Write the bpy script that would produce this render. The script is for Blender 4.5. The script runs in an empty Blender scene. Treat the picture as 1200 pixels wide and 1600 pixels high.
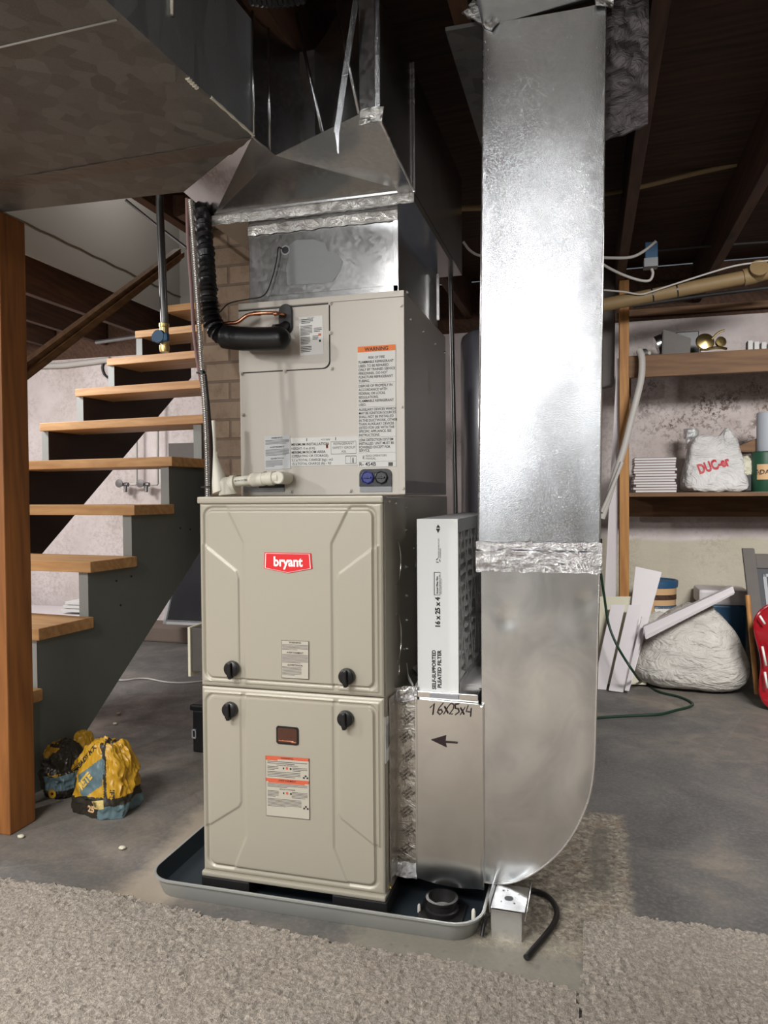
import bpy, bmesh, math, random
from mathutils import Vector, Matrix, noise
from mathutils.bvhtree import BVHTree
random.seed(7)
S = bpy.context.scene
COL = S.collection
# ------------------------------------------------------------------ camera
FPX = 1150.0
CAM = Vector((0.43, -1.5343, 0.9339)); YAW, PITCH, ROLL = 0.2719, 0.0225, -0.0073
fw = Vector((-math.sin(YAW)*math.cos(PITCH), math.cos(YAW)*math.cos(PITCH), -math.sin(PITCH)))
rt = fw.cross(Vector((0, 0, 1))).normalized(); up = rt.cross(fw)
c_, s_ = math.cos(ROLL), math.sin(ROLL)
rt, up = c_*rt + s_*up, -s_*rt + c_*up
cd = bpy.data.cameras.new('camera'); cam = bpy.data.objects.new('camera', cd); COL.objects.link(cam)
cd.sensor_fit = 'VERTICAL'; cd.sensor_height = 24.0; cd.lens = FPX/1600*24; cd.clip_start = .02
cam.matrix_world = Matrix(((rt.x, up.x, -fw.x, CAM.x), (rt.y, up.y, -fw.y, CAM.y), (rt.z, up.z, -fw.z, CAM.z), (0, 0, 0, 1)))
S.camera = cam
# ------------------------------------------------------------------ world, lamps, exposure
S.view_settings.view_transform = 'Standard'; S.view_settings.look = 'None'
S.view_settings.gamma = 1; S.view_settings.use_curve_mapping = False
S.view_settings.exposure = 0.66
wd = bpy.data.worlds.new('world'); S.world = wd; wd.use_nodes = True
wd.node_tree.nodes['Background'].inputs[0].default_value = (.5, .55, .6, 1)
wd.node_tree.nodes['Background'].inputs[1].default_value = 0.15
def area(name, loc, aim, sx, sy, power, col):
    l = bpy.data.lights.new(name, 'AREA'); l.shape = 'RECTANGLE'; l.size = sx; l.size_y = sy; l.energy = power; l.color = col
    o = bpy.data.objects.new(name, l); COL.objects.link(o); o.location = loc
    d = Vector(aim)-Vector(loc); o.rotation_euler = d.to_track_quat('-Z', 'Y').to_euler(); return o
def bulb(name, loc, r, power, col):
    l = bpy.data.lights.new(name, 'POINT'); l.shadow_soft_size = r; l.energy = power; l.color = col
    o = bpy.data.objects.new(name, l); COL.objects.link(o); o.location = loc; return o
bulb('ceiling_bulb_front', (0.66, -2.15, 1.88), .045, 16, (1, .98, .96))
bulb('ceiling_bulb_left', (-2.1, -1.4, 1.80), .04, 42, (1, .98, .95))
bulb('stairwell_fill', (-1.75, 2.0, 2.9), .08, 6, (1, .95, .92))  # unseen fill in the stairwell, set to brighten the walls below
area('right_fill', (1.55, -.5, 1.96), (1.85, 2.2, .2), .9, .3, 30, (1, .98, .96)).data.spread = math.radians(115)  # added fill out of view, brightens the right floor and wall
area('overhead_fill', (-.80, -1.75, 1.97), (-.65, -1.35, 0), 1.2, .3, 45, (1, .98, .96))  # added soft overhead fill behind the camera, no known fixture

area('front_fill', (-1.0, -3.3, 1.5), (0, .2, 1.0), 1.0, .8, 17, (.97, .99, 1))  # added front fill behind the camera, no window stands there
area('left_fill', (-2.95, 1.0, 1.97), (-2.6, 1.8, .4), .6, .3, 28, (1, .98, .97))  # added hidden fill that brightens the wall under the stairs

def P(ax, v, x, y):          # the point of the plane ax=v seen at photo pixel (x, y): used to measure the place
    d = fw + (x-600)/FPX*rt - (y-800)/FPX*up
    i = 'xyz'.index(ax); t = (v-CAM[i])/d[i]
    return CAM + t*d
# ------------------------------------------------------------------ materials
def newmat(name):
    m = bpy.data.materials.new(name); m.use_nodes = True
    nt = m.node_tree; b = nt.nodes['Principled BSDF']; return m, nt, b
def srgb(r, g, b):
    f = lambda c: (c/255/12.92) if c/255 <= .04045 else ((c/255+.055)/1.055)**2.4
    return (f(r), f(g), f(b), 1)
class N:
    def __init__(s, nt): s.nt = nt
    def n(s, t, **k):
        o = s.nt.nodes.new(t)
        for a, v in k.items():
            if a.startswith('i_'):
                o.inputs[int(a[2:]) if a[2:].isdigit() else a[2:]].default_value = v
            else: setattr(o, a, v)
        return o
    def l(s, a, b): s.nt.links.new(a, b)
    def coord(s): return s.n('ShaderNodeTexCoord').outputs['Object'] if False else s.n('ShaderNodeNewGeometry').outputs['Position']
    def obj(s): return s.n('ShaderNodeTexCoord').outputs['Object']
    def mapped(s, src, scale, rot=(0, 0, 0)):
        m = s.n('ShaderNodeMapping'); m.inputs['Scale'].default_value = scale; m.inputs['Rotation'].default_value = rot
        s.l(src, m.inputs[0]); return m.outputs[0]
    def noise(s, vec, scale, detail=4, rough=.55, dist=0):
        o = s.n('ShaderNodeTexNoise'); o.inputs['Scale'].default_value = scale; o.inputs['Detail'].default_value = detail
        o.inputs['Roughness'].default_value = rough; o.inputs['Distortion'].default_value = dist
        if vec: s.l(vec, o.inputs['Vector'])
        return o.outputs['Fac']
    def ramp(s, fac, stops):
        r = s.n('ShaderNodeValToRGB'); e = r.color_ramp.elements
        while len(e) < len(stops): e.new(.5)
        for q, (p, c) in zip(e, stops):
            q.position = p; q.color = c if isinstance(c, tuple) else (c, c, c, 1)
        s.l(fac, r.inputs[0]); return r.outputs[0]
    def mix(s, fac, a, b, mode='MIX'):
        m = s.n('ShaderNodeMix'); m.data_type = 'RGBA'; m.blend_type = mode
        for v, i in ((fac, 0), (a, 6), (b, 7)):
            if isinstance(v, (int, float)): m.inputs[i].default_value = v
            elif isinstance(v, tuple): m.inputs[i].default_value = v
            else: s.l(v, m.inputs[i])
        return m.outputs[2]
    def math(s, op, a, b=0.0):
        m = s.n('ShaderNodeMath'); m.operation = op
        for v, i in ((a, 0), (b, 1)):
            if isinstance(v, (int, float)): m.inputs[i].default_value = v
            else: s.l(v, m.inputs[i])
        return m.outputs[0]
    def bump(s, h, strength, dist, b):
        o = s.n('ShaderNodeBump'); o.inputs['Strength'].default_value = strength; o.inputs['Distance'].default_value = dist
        s.l(h, o.inputs['Height']); s.l(o.outputs[0], b.inputs['Normal']); return o
def plain(name, col, rough=.6, metal=0, spec=None, bump=0, bscale=200, var=0, coat=0):
    m, nt, b = newmat(name); k = N(nt)
    b.inputs['Base Color'].default_value = col; b.inputs['Roughness'].default_value = rough; b.inputs['Metallic'].default_value = metal
    if coat: b.inputs['Coat Weight'].default_value = coat
    g = k.coord(); n = k.noise(g, bscale/8 if bscale > 40 else 5, 5)
    if var:
        dk = tuple(c*(1-var) for c in col[:3])+(1,)
        k.l(k.mix(n, dk, col), b.inputs['Base Color'])
    if bump: k.bump(k.noise(g, bscale, 3), bump, .002, b)
    return m
def wood(name, c1, c2, axis='x', rough=.55, scale=1.0):
    m, nt, b = newmat(name); k = N(nt); g = k.coord()
    sc = {'x': (1.5, 14, 14), 'y': (14, 1.5, 14), 'z': (14, 14, 1.2)}[axis]
    v = k.mapped(g, tuple(a*scale for a in sc))
    n = k.noise(v, 1.6, 6, .6, 1.2); w = k.n('ShaderNodeTexWave'); w.inputs['Scale'].default_value = 1.1
    w.inputs['Distortion'].default_value = 9; w.inputs['Detail'].default_value = 3; w.bands_direction = 'DIAGONAL'
    k.l(v, w.inputs['Vector'])
    f = k.mix(.16, n, w.outputs['Color'])
    col = k.ramp(f, [(.25, c2), (.7, c1)])
    vo = k.n('ShaderNodeTexVoronoi'); vo.inputs['Scale'].default_value = 2.2*scale
    k.l(k.mapped(g, {'x': (.5, 1.6, 1.6), 'y': (1.6, .5, 1.6), 'z': (1.6, 1.6, .6)}[axis]), vo.inputs['Vector'])
    kn = k.ramp(vo.outputs['Distance'], [(.035, 0.25), (.075, 1.0)])
    k.l(k.mix(1.0, col, kn, 'MULTIPLY'), b.inputs['Base Color'])
    b.inputs['Roughness'].default_value = rough
    k.bump(f, .15, .002, b); return m
def galv(name, base=(.62, .64, .66, 1), rough=.3, spangle=45, amt=.25, dull=0.0, fine=.25, wav=.4, rvar=.5, fs=420, vstretch=False):
    m, nt, b = newmat(name); k = N(nt); g = k.coord()
    vo = k.n('ShaderNodeTexVoronoi'); vo.inputs['Scale'].default_value = spangle; vo.feature = 'F1'
    k.l(k.noise and k.mapped(g, (1, 1, 1)), vo.inputs['Vector'])
    if vstretch: g = k.mapped(g, (1, 1, .3))
    if vstretch: k.l(g, vo.inputs['Vector'])
    big = k.noise(g, 3.0, 4, .6, .5); fineN = k.noise(g, fs, 2, .7)
    sp = k.mix(.5, vo.outputs['Color'], fineN)
    bw = k.n('ShaderNodeRGBToBW'); k.l(sp, bw.inputs[0])
    dk = tuple(c*(1-amt) for c in base[:3])+(1,)
    k.l(k.mix(bw.outputs[0], dk, base), b.inputs['Base Color'])
    b.inputs['Metallic'].default_value = 1.0-dull
    r = k.ramp(k.mix(rvar, big, bw.outputs[0]), [(.3, rough*.75), (.7, rough*1.25)])
    k.l(r, b.inputs['Roughness'])
    h = k.math('ADD', k.math('MULTIPLY', fineN, fine), k.math('MULTIPLY', k.noise(g, 5, 2, .4), wav*8))
    k.bump(h, .35, .0012, b); return m
def satin(name, c1, c2):
    m, nt, b = newmat(name); k = N(nt); g = k.coord()
    n = k.noise(k.mapped(g, (1, 1, 1), (.2, .4, .7)), 7, 5, .6, 1.2)
    k.l(k.ramp(n, [(.40, c1), (.72, c2)]), b.inputs['Base Color']); b.inputs['Metallic'].default_value = 1
    k.l(k.ramp(k.noise(g, 4, 2), [(.3, .17), (.7, .26)]), b.inputs['Roughness'])
    return m
def foil(name, base=(.72, .72, .73, 1), rough=.24, sc=42, st=.8):
    m, nt, b = newmat(name); k = N(nt); g = k.coord()
    b.inputs['Base Color'].default_value = base; b.inputs['Metallic'].default_value = 1; b.inputs['Roughness'].default_value = rough
    n1 = k.noise(k.mapped(g, (1, 1, 1.2), (.3, .6, .4)), sc, 5, .6, 1.8)
    k.bump(k.math('ABSOLUTE', k.math('SUBTRACT', n1, .5)), st, .012, b); return m
def bands(name, c1, c2): return plain(name, c1)

M = {}
M['paint'] = plain('furnace_enamel', srgb(172, 166, 151), .42, .15, bump=.05, bscale=900, coat=.1)
M['coilpaint'] = plain('coil_cabinet_enamel', srgb(182, 175, 165), .40, .2, bump=.04, bscale=900)
M['galv'] = galv('galvanized_duct', (.50, .52, .54, 1), .135, 150, .12, fine=1.3, wav=.1, rvar=.25, fs=520)
M['galv_elbow'] = satin('satin_galvanized', (.88, .90, .91, 1), (.66, .69, .72, 1))
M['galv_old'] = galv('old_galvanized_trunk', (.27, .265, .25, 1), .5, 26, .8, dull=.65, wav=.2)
M['galv_dark'] = galv('plenum_steel', (.50, .50, .50, 1), .2, 120, .12, fine=.1, wav=.6)
M['galv_rack'] = satin('satin_rack_steel', (.82, .82, .80, 1), (.72, .72, .71, 1))
M['zinc'] = galv('bright_zinc', (.8, .8, .8, 1), .25, 60, .1)
M['foil'] = foil('aluminium_foil_tape', (.86, .86, .87, 1), rough=.14, sc=38, st=1.0)
M['foil_dull'] = foil('crinkled_foil_wrap', (.11, .10, .10, 1), .6, 16, .7)
M['black'] = plain('black_plastic', srgb(22, 22, 24), .35)
M['blackmatte'] = plain('black_foam', srgb(13, 13, 15), .38, bump=.3, bscale=160)
M['rubber'] = plain('black_rubber', srgb(30, 29, 29), .45)
M['ink'] = plain('black_ink', srgb(35, 33, 33), .7)
M['inkgrey'] = plain('grey_ink', srgb(92, 90, 86), .7)
M['white'] = plain('label_white', srgb(226, 226, 222), .55)
M['labelgrey'] = plain('label_clear_grey', srgb(186, 180, 166), .5)
M['orange'] = plain('label_orange', srgb(236, 122, 36), .5)
M['redorange'] = plain('label_red_orange', srgb(205, 96, 66), .5)
M['red'] = plain('badge_red', srgb(222, 38, 44), .35)
M['badgewhite'] = plain('badge_white', srgb(250, 246, 244), .4)
M['blue'] = plain('blue_plastic', srgb(32, 44, 128), .4)
M['greyplastic'] = plain('grey_plastic_strip', srgb(150, 152, 156), .5)
M['amber'] = plain('amber_glass', srgb(70, 28, 8), .08, coat=1)
M['copper'] = plain('copper', (.72, .33, .2, 1), .25, 1)
M['brass'] = plain('brass', (.75, .58, .25, 1), .3, 1)
M['steelpipe'] = plain('grey_steel_pipe', (.22, .22, .22, 1), .35, .9)
M['armour'] = plain('armoured_cable', (.7, .7, .7, 1), .28, 1)
M['pvc'] = plain('white_pvc', srgb(226, 222, 206), .4)
M['pink'] = plain('dusty_pink_tube', srgb(132, 100, 98), .5)
M['card'] = plain('white_cardboard', srgb(222, 224, 222), .65)
M['media'] = plain('filter_media', srgb(232, 230, 226), .85, bump=.2, bscale=300)
M['mesh_card'] = plain('grey_cardboard', srgb(196, 195, 194), .8)
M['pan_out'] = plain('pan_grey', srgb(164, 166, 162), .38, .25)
M['pan_in'] = plain('pan_inside_shaded', srgb(50, 58, 64), .3, .2)
M['marker'] = plain('marker_ink', srgb(40, 22, 24), .5)
M['tank'] = plain('tank_grey_enamel', srgb(92, 94, 104), .3, .1, coat=.3)
M['post'] = wood('post_wood', srgb(158, 100, 48), srgb(112, 68, 32), 'z', .6)
M['stud'] = wood('stud_wood', srgb(186, 134, 72), srgb(150, 98, 48), 'z', .6)
M['tread'] = wood('tread_wood', srgb(208, 164, 112), srgb(174, 126, 78), 'x', .55)
M['beamx'] = wood('shelf_wood', srgb(124, 90, 56), srgb(92, 62, 36), 'x', .65)
M['joist'] = wood('joist_wood', srgb(88, 58, 38), srgb(56, 36, 24), 'y', .75)
M['rail'] = wood('rail_wood', srgb(128, 92, 56), srgb(92, 62, 36), 'y', .6)
M['stringer'] = plain('stringer_grey_paint', srgb(116, 122, 118), .55, bump=.15, bscale=60, var=.15)
M['stringer_edge'] = plain('stringer_edge_grey', srgb(150, 154, 152), .55, bump=.15, bscale=60, var=.1)
M['darkwood'] = plain('dark_stained_board', srgb(52, 33, 22), .7, var=.3)
M['whiteboard'] = plain('white_painted_board', srgb(212, 206, 208), .5, var=.05)
M['cream'] = plain('cream_board', srgb(206, 202, 180), .6)
M['greyframe'] = plain('grey_weathered_frame', srgb(98, 92, 88), .7, var=.2)
M['screen'] = plain('dark_insect_screen', srgb(34, 34, 38), .9)
M['slate'] = plain('chalkboard_slate', srgb(58, 58, 64), .6, var=.2)
M['alu'] = plain('screen_frame_aluminium', srgb(160, 162, 164), .4, .3)
M['green'] = plain('green_cord', srgb(22, 52, 36), .45)
M['whitecord'] = plain('white_cord', srgb(190, 186, 180), .5)
M['tanpipe'] = plain('tan_pipe', srgb(146, 122, 84), .6, var=.2)
M['darkpipe'] = plain('dark_painted_pipe', srgb(48, 46, 46), .6)
M['blackcord'] = plain('black_cable', srgb(24, 22, 22), .5)
M['bagred'] = plain('bag_red_print', srgb(180, 22, 40), .5)
M['redplastic'] = plain('red_glossy_plastic', srgb(150, 16, 28), .15, coat=.6)
M['yellow'] = plain('yellow_bag_plastic', srgb(196, 150, 40), .38, bump=.4, bscale=30, var=.1)
M['bagblue'] = plain('bag_blue_grey', srgb(96, 118, 124), .38, bump=.3, bscale=30)
M['bagdark'] = plain('bag_dark_print', srgb(46, 42, 34), .38, bump=.3, bscale=30)
M['bluebox'] = plain('blue_paint', srgb(40, 84, 120), .5)
M['darkgreen'] = plain('green_label', srgb(28, 74, 52), .5)
M['beige'] = plain('beige_label', srgb(206, 168, 124), .6)
M['paper'] = plain('paper', srgb(212, 210, 208), .7)
M['pages'] = plain('book_covers', srgb(120, 92, 88), .7)
M['galvbox'] = plain('dull_grey_sheet_metal', srgb(92, 88, 84), .55, .4, var=.3)
M['drywall'] = plain('drywall', srgb(150, 148, 142), .8, bump=.1, bscale=30, var=.08)
def bagmat(name, col, tr):
    m, nt, b = newmat(name); k = N(nt)
    b.inputs['Base Color'].default_value = col; b.inputs['Roughness'].default_value = .26
    b.inputs['Transmission Weight'].default_value = tr; b.inputs['IOR'].default_value = 1.2
    n = k.noise(k.mapped(k.coord(), (1, 1, 2.0), (.2, .5, .3)), 7, 6, .5, 2.6)
    k.bump(k.math('ABSOLUTE', k.math('SUBTRACT', n, .5)), 1.0, .03, b); return m
M['plasticbag'] = bagmat('white_plastic_bag', srgb(216, 214, 212), .0)
M['clearbag'] = bagmat('clear_plastic_sheet', srgb(222, 218, 210), .15)
# concrete floor
def box_mask(k, x, y, cx, cy, hx, hy, soft, jit=None):
    ax = k.math('ABSOLUTE', k.math('SUBTRACT', x, cx)); ay = k.math('ABSOLUTE', k.math('SUBTRACT', y, cy))
    dx = k.math('SUBTRACT', ax, hx); dy = k.math('SUBTRACT', ay, hy)
    d = k.math('MAXIMUM', dx, dy)
    if jit is not None: d = k.math('ADD', d, jit)
    r = k.n('ShaderNodeMapRange'); r.inputs['From Min'].default_value = soft; r.inputs['From Max'].default_value = -soft
    k.l(d, r.inputs['Value']); return r.outputs[0]
def mat_floor():
    m, nt, b = newmat('worn_concrete'); k = N(nt); g = k.coord()
    sep = k.n('ShaderNodeSeparateXYZ'); k.l(g, sep.inputs[0]); X, Y = sep.outputs[0], sep.outputs[1]
    big = k.noise(g, 1.6, 6, .62, .8); mid = k.noise(g, 7, 6, .65, .6); fine = k.noise(g, 90, 4, .7)
    base = k.ramp(big, [(.32, srgb(72, 71, 70)), (.48, srgb(100, 98, 95)), (.66, srgb(134, 125, 114))])
    base = k.mix(k.ramp(mid, [(.42, 0.0), (.62, .55)]), base, srgb(88, 86, 86))
    base = k.mix(k.ramp(fine, [(.45, 0.0), (.75, .22)]), base, srgb(170, 164, 154))
    jit = k.math('MULTIPLY', k.math('SUBTRACT', k.noise(g, 9, 5, .7), .5), .22)
    # paler strip left of the pan
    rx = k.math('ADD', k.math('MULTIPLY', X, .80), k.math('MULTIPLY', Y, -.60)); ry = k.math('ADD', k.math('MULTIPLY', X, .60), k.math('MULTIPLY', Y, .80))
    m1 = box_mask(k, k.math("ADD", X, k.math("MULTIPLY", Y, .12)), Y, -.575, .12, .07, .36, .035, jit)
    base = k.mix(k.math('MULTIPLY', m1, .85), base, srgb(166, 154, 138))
    # rough mortar patch below the return duct
    j2 = k.math('MULTIPLY', k.math('SUBTRACT', k.noise(g, 22, 4, .7), .5), .05)
    m2 = box_mask(k, X, Y, .36, .33, .165, .36, .012, j2)
    rough_c = k.ramp(k.noise(g, 60, 5, .8, .6), [(.35, srgb(92, 86, 78)), (.5, srgb(136, 128, 115)), (.66, srgb(188, 179, 160))])
    rough_c = k.mix(k.ramp(k.noise(g, 9, 3), [(.58, 0.0), (.70, .5)]), rough_c, srgb(142, 114, 92))
    base = k.mix(m2, base, rough_c)
    m2b = box_mask(k, X, Y, .455, .42, .024, .17, .008, j2)
    base = k.mix(k.math('MULTIPLY', m2b, .6), base, srgb(98, 96, 88))
    # smoother grey-beige screed between pan and carpet
    m3 = box_mask(k, X, Y, .18, -.06, .24, .09, .02, jit)
    base = k.mix(k.math('MULTIPLY', m3, .55), base, srgb(152, 146, 130))
    spots = k.ramp(k.noise(g, 34, 2, .5), [(.62, 0.0), (.68, .5)])
    base = k.mix(k.math('MULTIPLY', spots, m3), base, srgb(108, 104, 96))
    # a hairline crack and old scratches
    w = k.n('ShaderNodeTexVoronoi'); w.feature = 'DISTANCE_TO_EDGE'; w.inputs['Scale'].default_value = .9
    k.l(k.mapped(k.mix(.12, g, k.n('ShaderNodeTexNoise', i_Scale=3.0).outputs['Color']), (1, 1.6, 0)), w.inputs['Vector'])
    cr = k.ramp(w.outputs['Distance'], [(.0, .14), (.003, 0.0)])
    base = k.mix(cr, base, srgb(160, 156, 148))
    k.l(base, b.inputs['Base Color'])
    k.l(k.ramp(mid, [(.3, .42), (.7, .75)]), b.inputs['Roughness'])
    h = k.math('ADD', k.math('MULTIPLY', mid, .5), k.math('MULTIPLY', k.noise(g, 130, 4, .8), k.math('ADD', .12, m2)))
    k.bump(h, .5, .006, b); return m
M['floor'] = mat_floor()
def mat_wall():
    m, nt, b = newmat('peeling_whitewash'); k = N(nt); g = k.coord()
    sep = k.n('ShaderNodeSeparateXYZ'); k.l(g, sep.inputs[0]); X, Z = sep.outputs[0], sep.outputs[2]
    big = k.noise(g, 2.2, 5, .6); base = k.ramp(big, [(.35, srgb(196, 184, 180)), (.65, srgb(220, 210, 208))])
    # greenish cream lower band, with an uneven joint line
    lowj = k.math('MULTIPLY', k.math('SUBTRACT', k.noise(g, 3, 3), .5), .1)
    low = box_mask(k, X, Z, 1.5, .2, 1.6, .48, .01, lowj)
    base = k.mix(k.math('MULTIPLY', low, .7), base, srgb(190, 184, 158))
    zone = k.ramp(k.noise(g, 2.6, 3, .6), [(.46, 0.0), (.60, 1.0)])
    hi = k.math('MULTIPLY', box_mask(k, X, Z, 1.2, 1.30, .5, .30, .2), k.ramp(k.noise(g, 4.5, 3, .6), [(.42, .1), (.58, 1.0)]))
    zone = k.math('MAXIMUM', k.math('MULTIPLY', zone, .22), k.math('MULTIPLY', hi, 1.0))
    sp = k.ramp(k.noise(g, 42, 5, .78, .4), [(.49, 0.0), (.56, 1.0)])
    base = k.mix(k.math('MULTIPLY', k.math('MULTIPLY', sp, zone), .9), base, srgb(84, 66, 50))
    st = k.ramp(k.noise(g, 5, 4, .6), [(.5, 0.0), (.75, .6)])
    base = k.mix(k.math('MULTIPLY', st, hi), base, srgb(128, 106, 80))
    k.l(base, b.inputs['Base Color']); b.inputs['Roughness'].default_value = .85
    k.bump(k.noise(g, 14, 6, .7), .5, .012, b); return m
M['wall'] = mat_wall()
def mat_brick():
    m, nt, b = newmat('painted_brick'); k = N(nt); g = k.coord()
    sep = k.n('ShaderNodeSeparateXYZ'); k.l(g, sep.inputs[0])
    cmb = k.n('ShaderNodeCombineXYZ'); k.l(k.math('ADD', sep.outputs[0], sep.outputs[1]), cmb.inputs[0]); k.l(sep.outputs[2], cmb.inputs[1])
    t = k.n('ShaderNodeTexBrick'); t.inputs['Scale'].default_value = 1; t.inputs['Brick Width'].default_value = .22; t.inputs['Row Height'].default_value = .078
    t.inputs['Mortar Size'].default_value = .006; t.inputs['Mortar Smooth'].default_value = .3
    t.inputs['Color1'].default_value = srgb(156, 136, 116); t.inputs['Color2'].default_value = srgb(142, 124, 106); t.inputs['Mortar'].default_value = srgb(120, 104, 90)
    k.l(cmb.outputs[0], t.inputs['Vector'])
    k.l(k.mix(k.ramp(k.noise(g, 12, 5, .7), [(.5, 0.0), (.72, .6)]), t.outputs['Color'], srgb(104, 76, 56)), b.inputs['Base Color'])
    b.inputs['Roughness'].default_value = .85
    h = k.math('ADD', k.math('MULTIPLY', t.outputs['Fac'], -1.0), k.math('MULTIPLY', k.noise(g, 40, 4), .5)); k.bump(h, .7, .006, b); return m
M['brick'] = mat_brick()
def mat_carpet():
    m, nt, b = newmat('carpet_pile'); k = N(nt); g = k.coord()
    n = k.noise(g, 150, 4, .7); n2 = k.noise(g, 2.5, 5, .6)
    c = k.ramp(n, [(.30, srgb(112, 102, 91)), (.5, srgb(164, 153, 139)), (.68, srgb(208, 196, 181))])
    c = k.mix(k.ramp(n2, [(.45, 0.0), (.7, .35)]), c, srgb(140, 124, 108))
    k.l(c, b.inputs['Base Color']); b.inputs['Roughness'].default_value = .95
    b.inputs['Sheen Weight'].default_value = .2
    k.bump(k.math('ADD', n, k.noise(g, 320, 3, .7)), 1.0, .006, b); return m
M['carpet'] = mat_carpet()
M['subfloor'] = wood('subfloor_boards', srgb(74, 50, 34), srgb(44, 28, 20), 'x', .85)

# ------------------------------------------------------------------ mesh helpers
class MB:
    def __init__(s): s.bm = bmesh.new(); s.mi = 0; s.mats = []
    def _mark(s, n0, smooth=False):
        s.bm.faces.ensure_lookup_table()
        for f in s.bm.faces[n0:]: f.material_index = s.mi; f.smooth = smooth
    def use(s, m):
        if m not in s.mats: s.mats.append(m)
        s.mi = s.mats.index(m); return s
    def box(s, a, b, bev=0, M4=None, seg=2):
        t = bmesh.new(); bmesh.ops.create_cube(t, size=1)
        a, b = Vector(a), Vector(b); c = (a+b)/2; d = b-a
        for v in t.verts: v.co = Vector((v.co.x*abs(d.x), v.co.y*abs(d.y), v.co.z*abs(d.z)))+c
        if bev: bmesh.ops.bevel(t, geom=t.edges[:]+t.verts[:], offset=bev, segments=seg, profile=.6, affect='EDGES')
        return s.join(t, M4, smooth=False)
    def join(s, t, M4=None, smooth=False):
        if M4 is not None: t.transform(M4)
        me = bpy.data.meshes.new('t'); t.to_mesh(me); t.free(); n0 = len(s.bm.faces); s.bm.from_mesh(me); bpy.data.meshes.remove(me); s._mark(n0, smooth); return s
    def prism(s, pts, vec, bev=0):          # polygon pts (3d) extruded by vec
        t = bmesh.new(); vs = [t.verts.new(p) for p in pts]; f = t.faces.new(vs)
        r = bmesh.ops.extrude_face_region(t, geom=[f]); nv = [v for v in r['geom'] if isinstance(v, bmesh.types.BMVert)]
        bmesh.ops.translate(t, verts=nv, vec=Vector(vec)); bmesh.ops.recalc_face_normals(t, faces=t.faces[:])
        if bev: bmesh.ops.bevel(t, geom=t.edges[:], offset=bev, segments=2, affect='EDGES')
        return s.join(t)
    def quad(s, *p):
        n0 = len(s.bm.faces); s.bm.faces.new([s.bm.verts.new(q) for q in p]); s._mark(n0); return s
    def tube(s, pts, r, seg=12, cap=True, smooth=True):
        pts = [Vector(p) for p in pts]; n = len(pts); rs = r if isinstance(r, (list, tuple)) else [r]*n
        n0 = len(s.bm.faces); rings = []; prev = None
        for i, p in enumerate(pts):
            d = (pts[min(i+1, n-1)]-pts[max(i-1, 0)]).normalized()
            if prev is None:
                a = d.orthogonal().normalized()
            else:
                a = (prev-d*prev.dot(d)).normalized()
            prev = a; b = d.cross(a)
            rings.append([s.bm.verts.new(p+(a*math.cos(2*math.pi*j/seg)+b*math.sin(2*math.pi*j/seg))*rs[i]) for j in range(seg)])
        for i in range(n-1):
            for j in range(seg):
                s.bm.faces.new((rings[i][j], rings[i][(j+1) % seg], rings[i+1][(j+1) % seg], rings[i+1][j]))
        s._mark(n0, smooth)
        if cap:
            n1 = len(s.bm.faces); s.bm.faces.new(rings[0][::-1]); s.bm.faces.new(rings[-1]); s._mark(n1)
        return s
    def lathe(s, c, ax, prof, seg=28):       # prof: list of (distance along ax, radius)
        ax = Vector(ax).normalized(); c = Vector(c)
        return s.tube_profile([c+ax*t for t, r in prof], [max(r, .0003) for t, r in prof], ax, seg)
    def tube_profile(s, pts, rs, ax, seg):
        n0 = len(s.bm.faces); a = ax.orthogonal().normalized(); b = ax.cross(a); rings = []
        for p, r in zip(pts, rs): rings.append([s.bm.verts.new(p+(a*math.cos(2*math.pi*j/seg)+b*math.sin(2*math.pi*j/seg))*r) for j in range(seg)])
        for i in range(len(pts)-1):
            for j in range(seg): s.bm.faces.new((rings[i][j], rings[i][(j+1) % seg], rings[i+1][(j+1) % seg], rings[i+1][j]))
        s._mark(n0, True); n1 = len(s.bm.faces); s.bm.faces.new(rings[0][::-1]); s.bm.faces.new(rings[-1]); s._mark(n1); return s
    def text(s, body, o, U, V, size, bold=0, align='LEFT', sx=1.0, lift=.0004, proj=None):
        cu = bpy.data.curves.new('t', 'FONT'); cu.body = body; cu.size = size; cu.align_x = align; cu.offset = bold; cu.resolution_u = 3
        ob = bpy.data.objects.new('t', cu); me = bpy.data.meshes.new_from_object(ob)
        U = Vector(U).normalized(); V = Vector(V).normalized(); Nn = U.cross(V); o = Vector(o)
        n0 = len(s.bm.faces); vs = []
        for v in me.vertices:
            q = o+U*v.co.x*sx+V*v.co.y+Nn*lift
            if proj: q = proj(q)
            vs.append(s.bm.verts.new(q))
        for p in me.polygons:
            try: s.bm.faces.new([vs[i] for i in p.vertices])
            except ValueError: pass
        s._mark(n0); bpy.data.meshes.remove(me); bpy.data.objects.remove(ob); bpy.data.curves.remove(cu); return s
    def build(s, name, mat=None, parent=None, smooth=None, base=None):
        bm = s.bm; bmesh.ops.recalc_face_normals(bm, faces=bm.faces[:]) if not getattr(s, 'keepn', False) else None
        if smooth is not None:
            for f in bm.faces: f.smooth = smooth
        me = bpy.data.meshes.new(name)
        if base is not None: off = Vector(base)
        elif parent is not None: off = None
        else:
            xs = [v.co for v in bm.verts]
            off = Vector(((min(v.x for v in xs)+max(v.x for v in xs))/2, (min(v.y for v in xs)+max(v.y for v in xs))/2, min(v.z for v in xs)))
        poff = Vector((0, 0, 0)); q = parent
        while q is not None: poff += Vector(q.location); q = q.parent
        if off is None:
            xs = [v.co for v in bm.verts]; off = sum((v for v in xs), Vector())/max(1, len(xs))
        bmesh.ops.translate(bm, verts=bm.verts[:], vec=-off)
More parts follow.
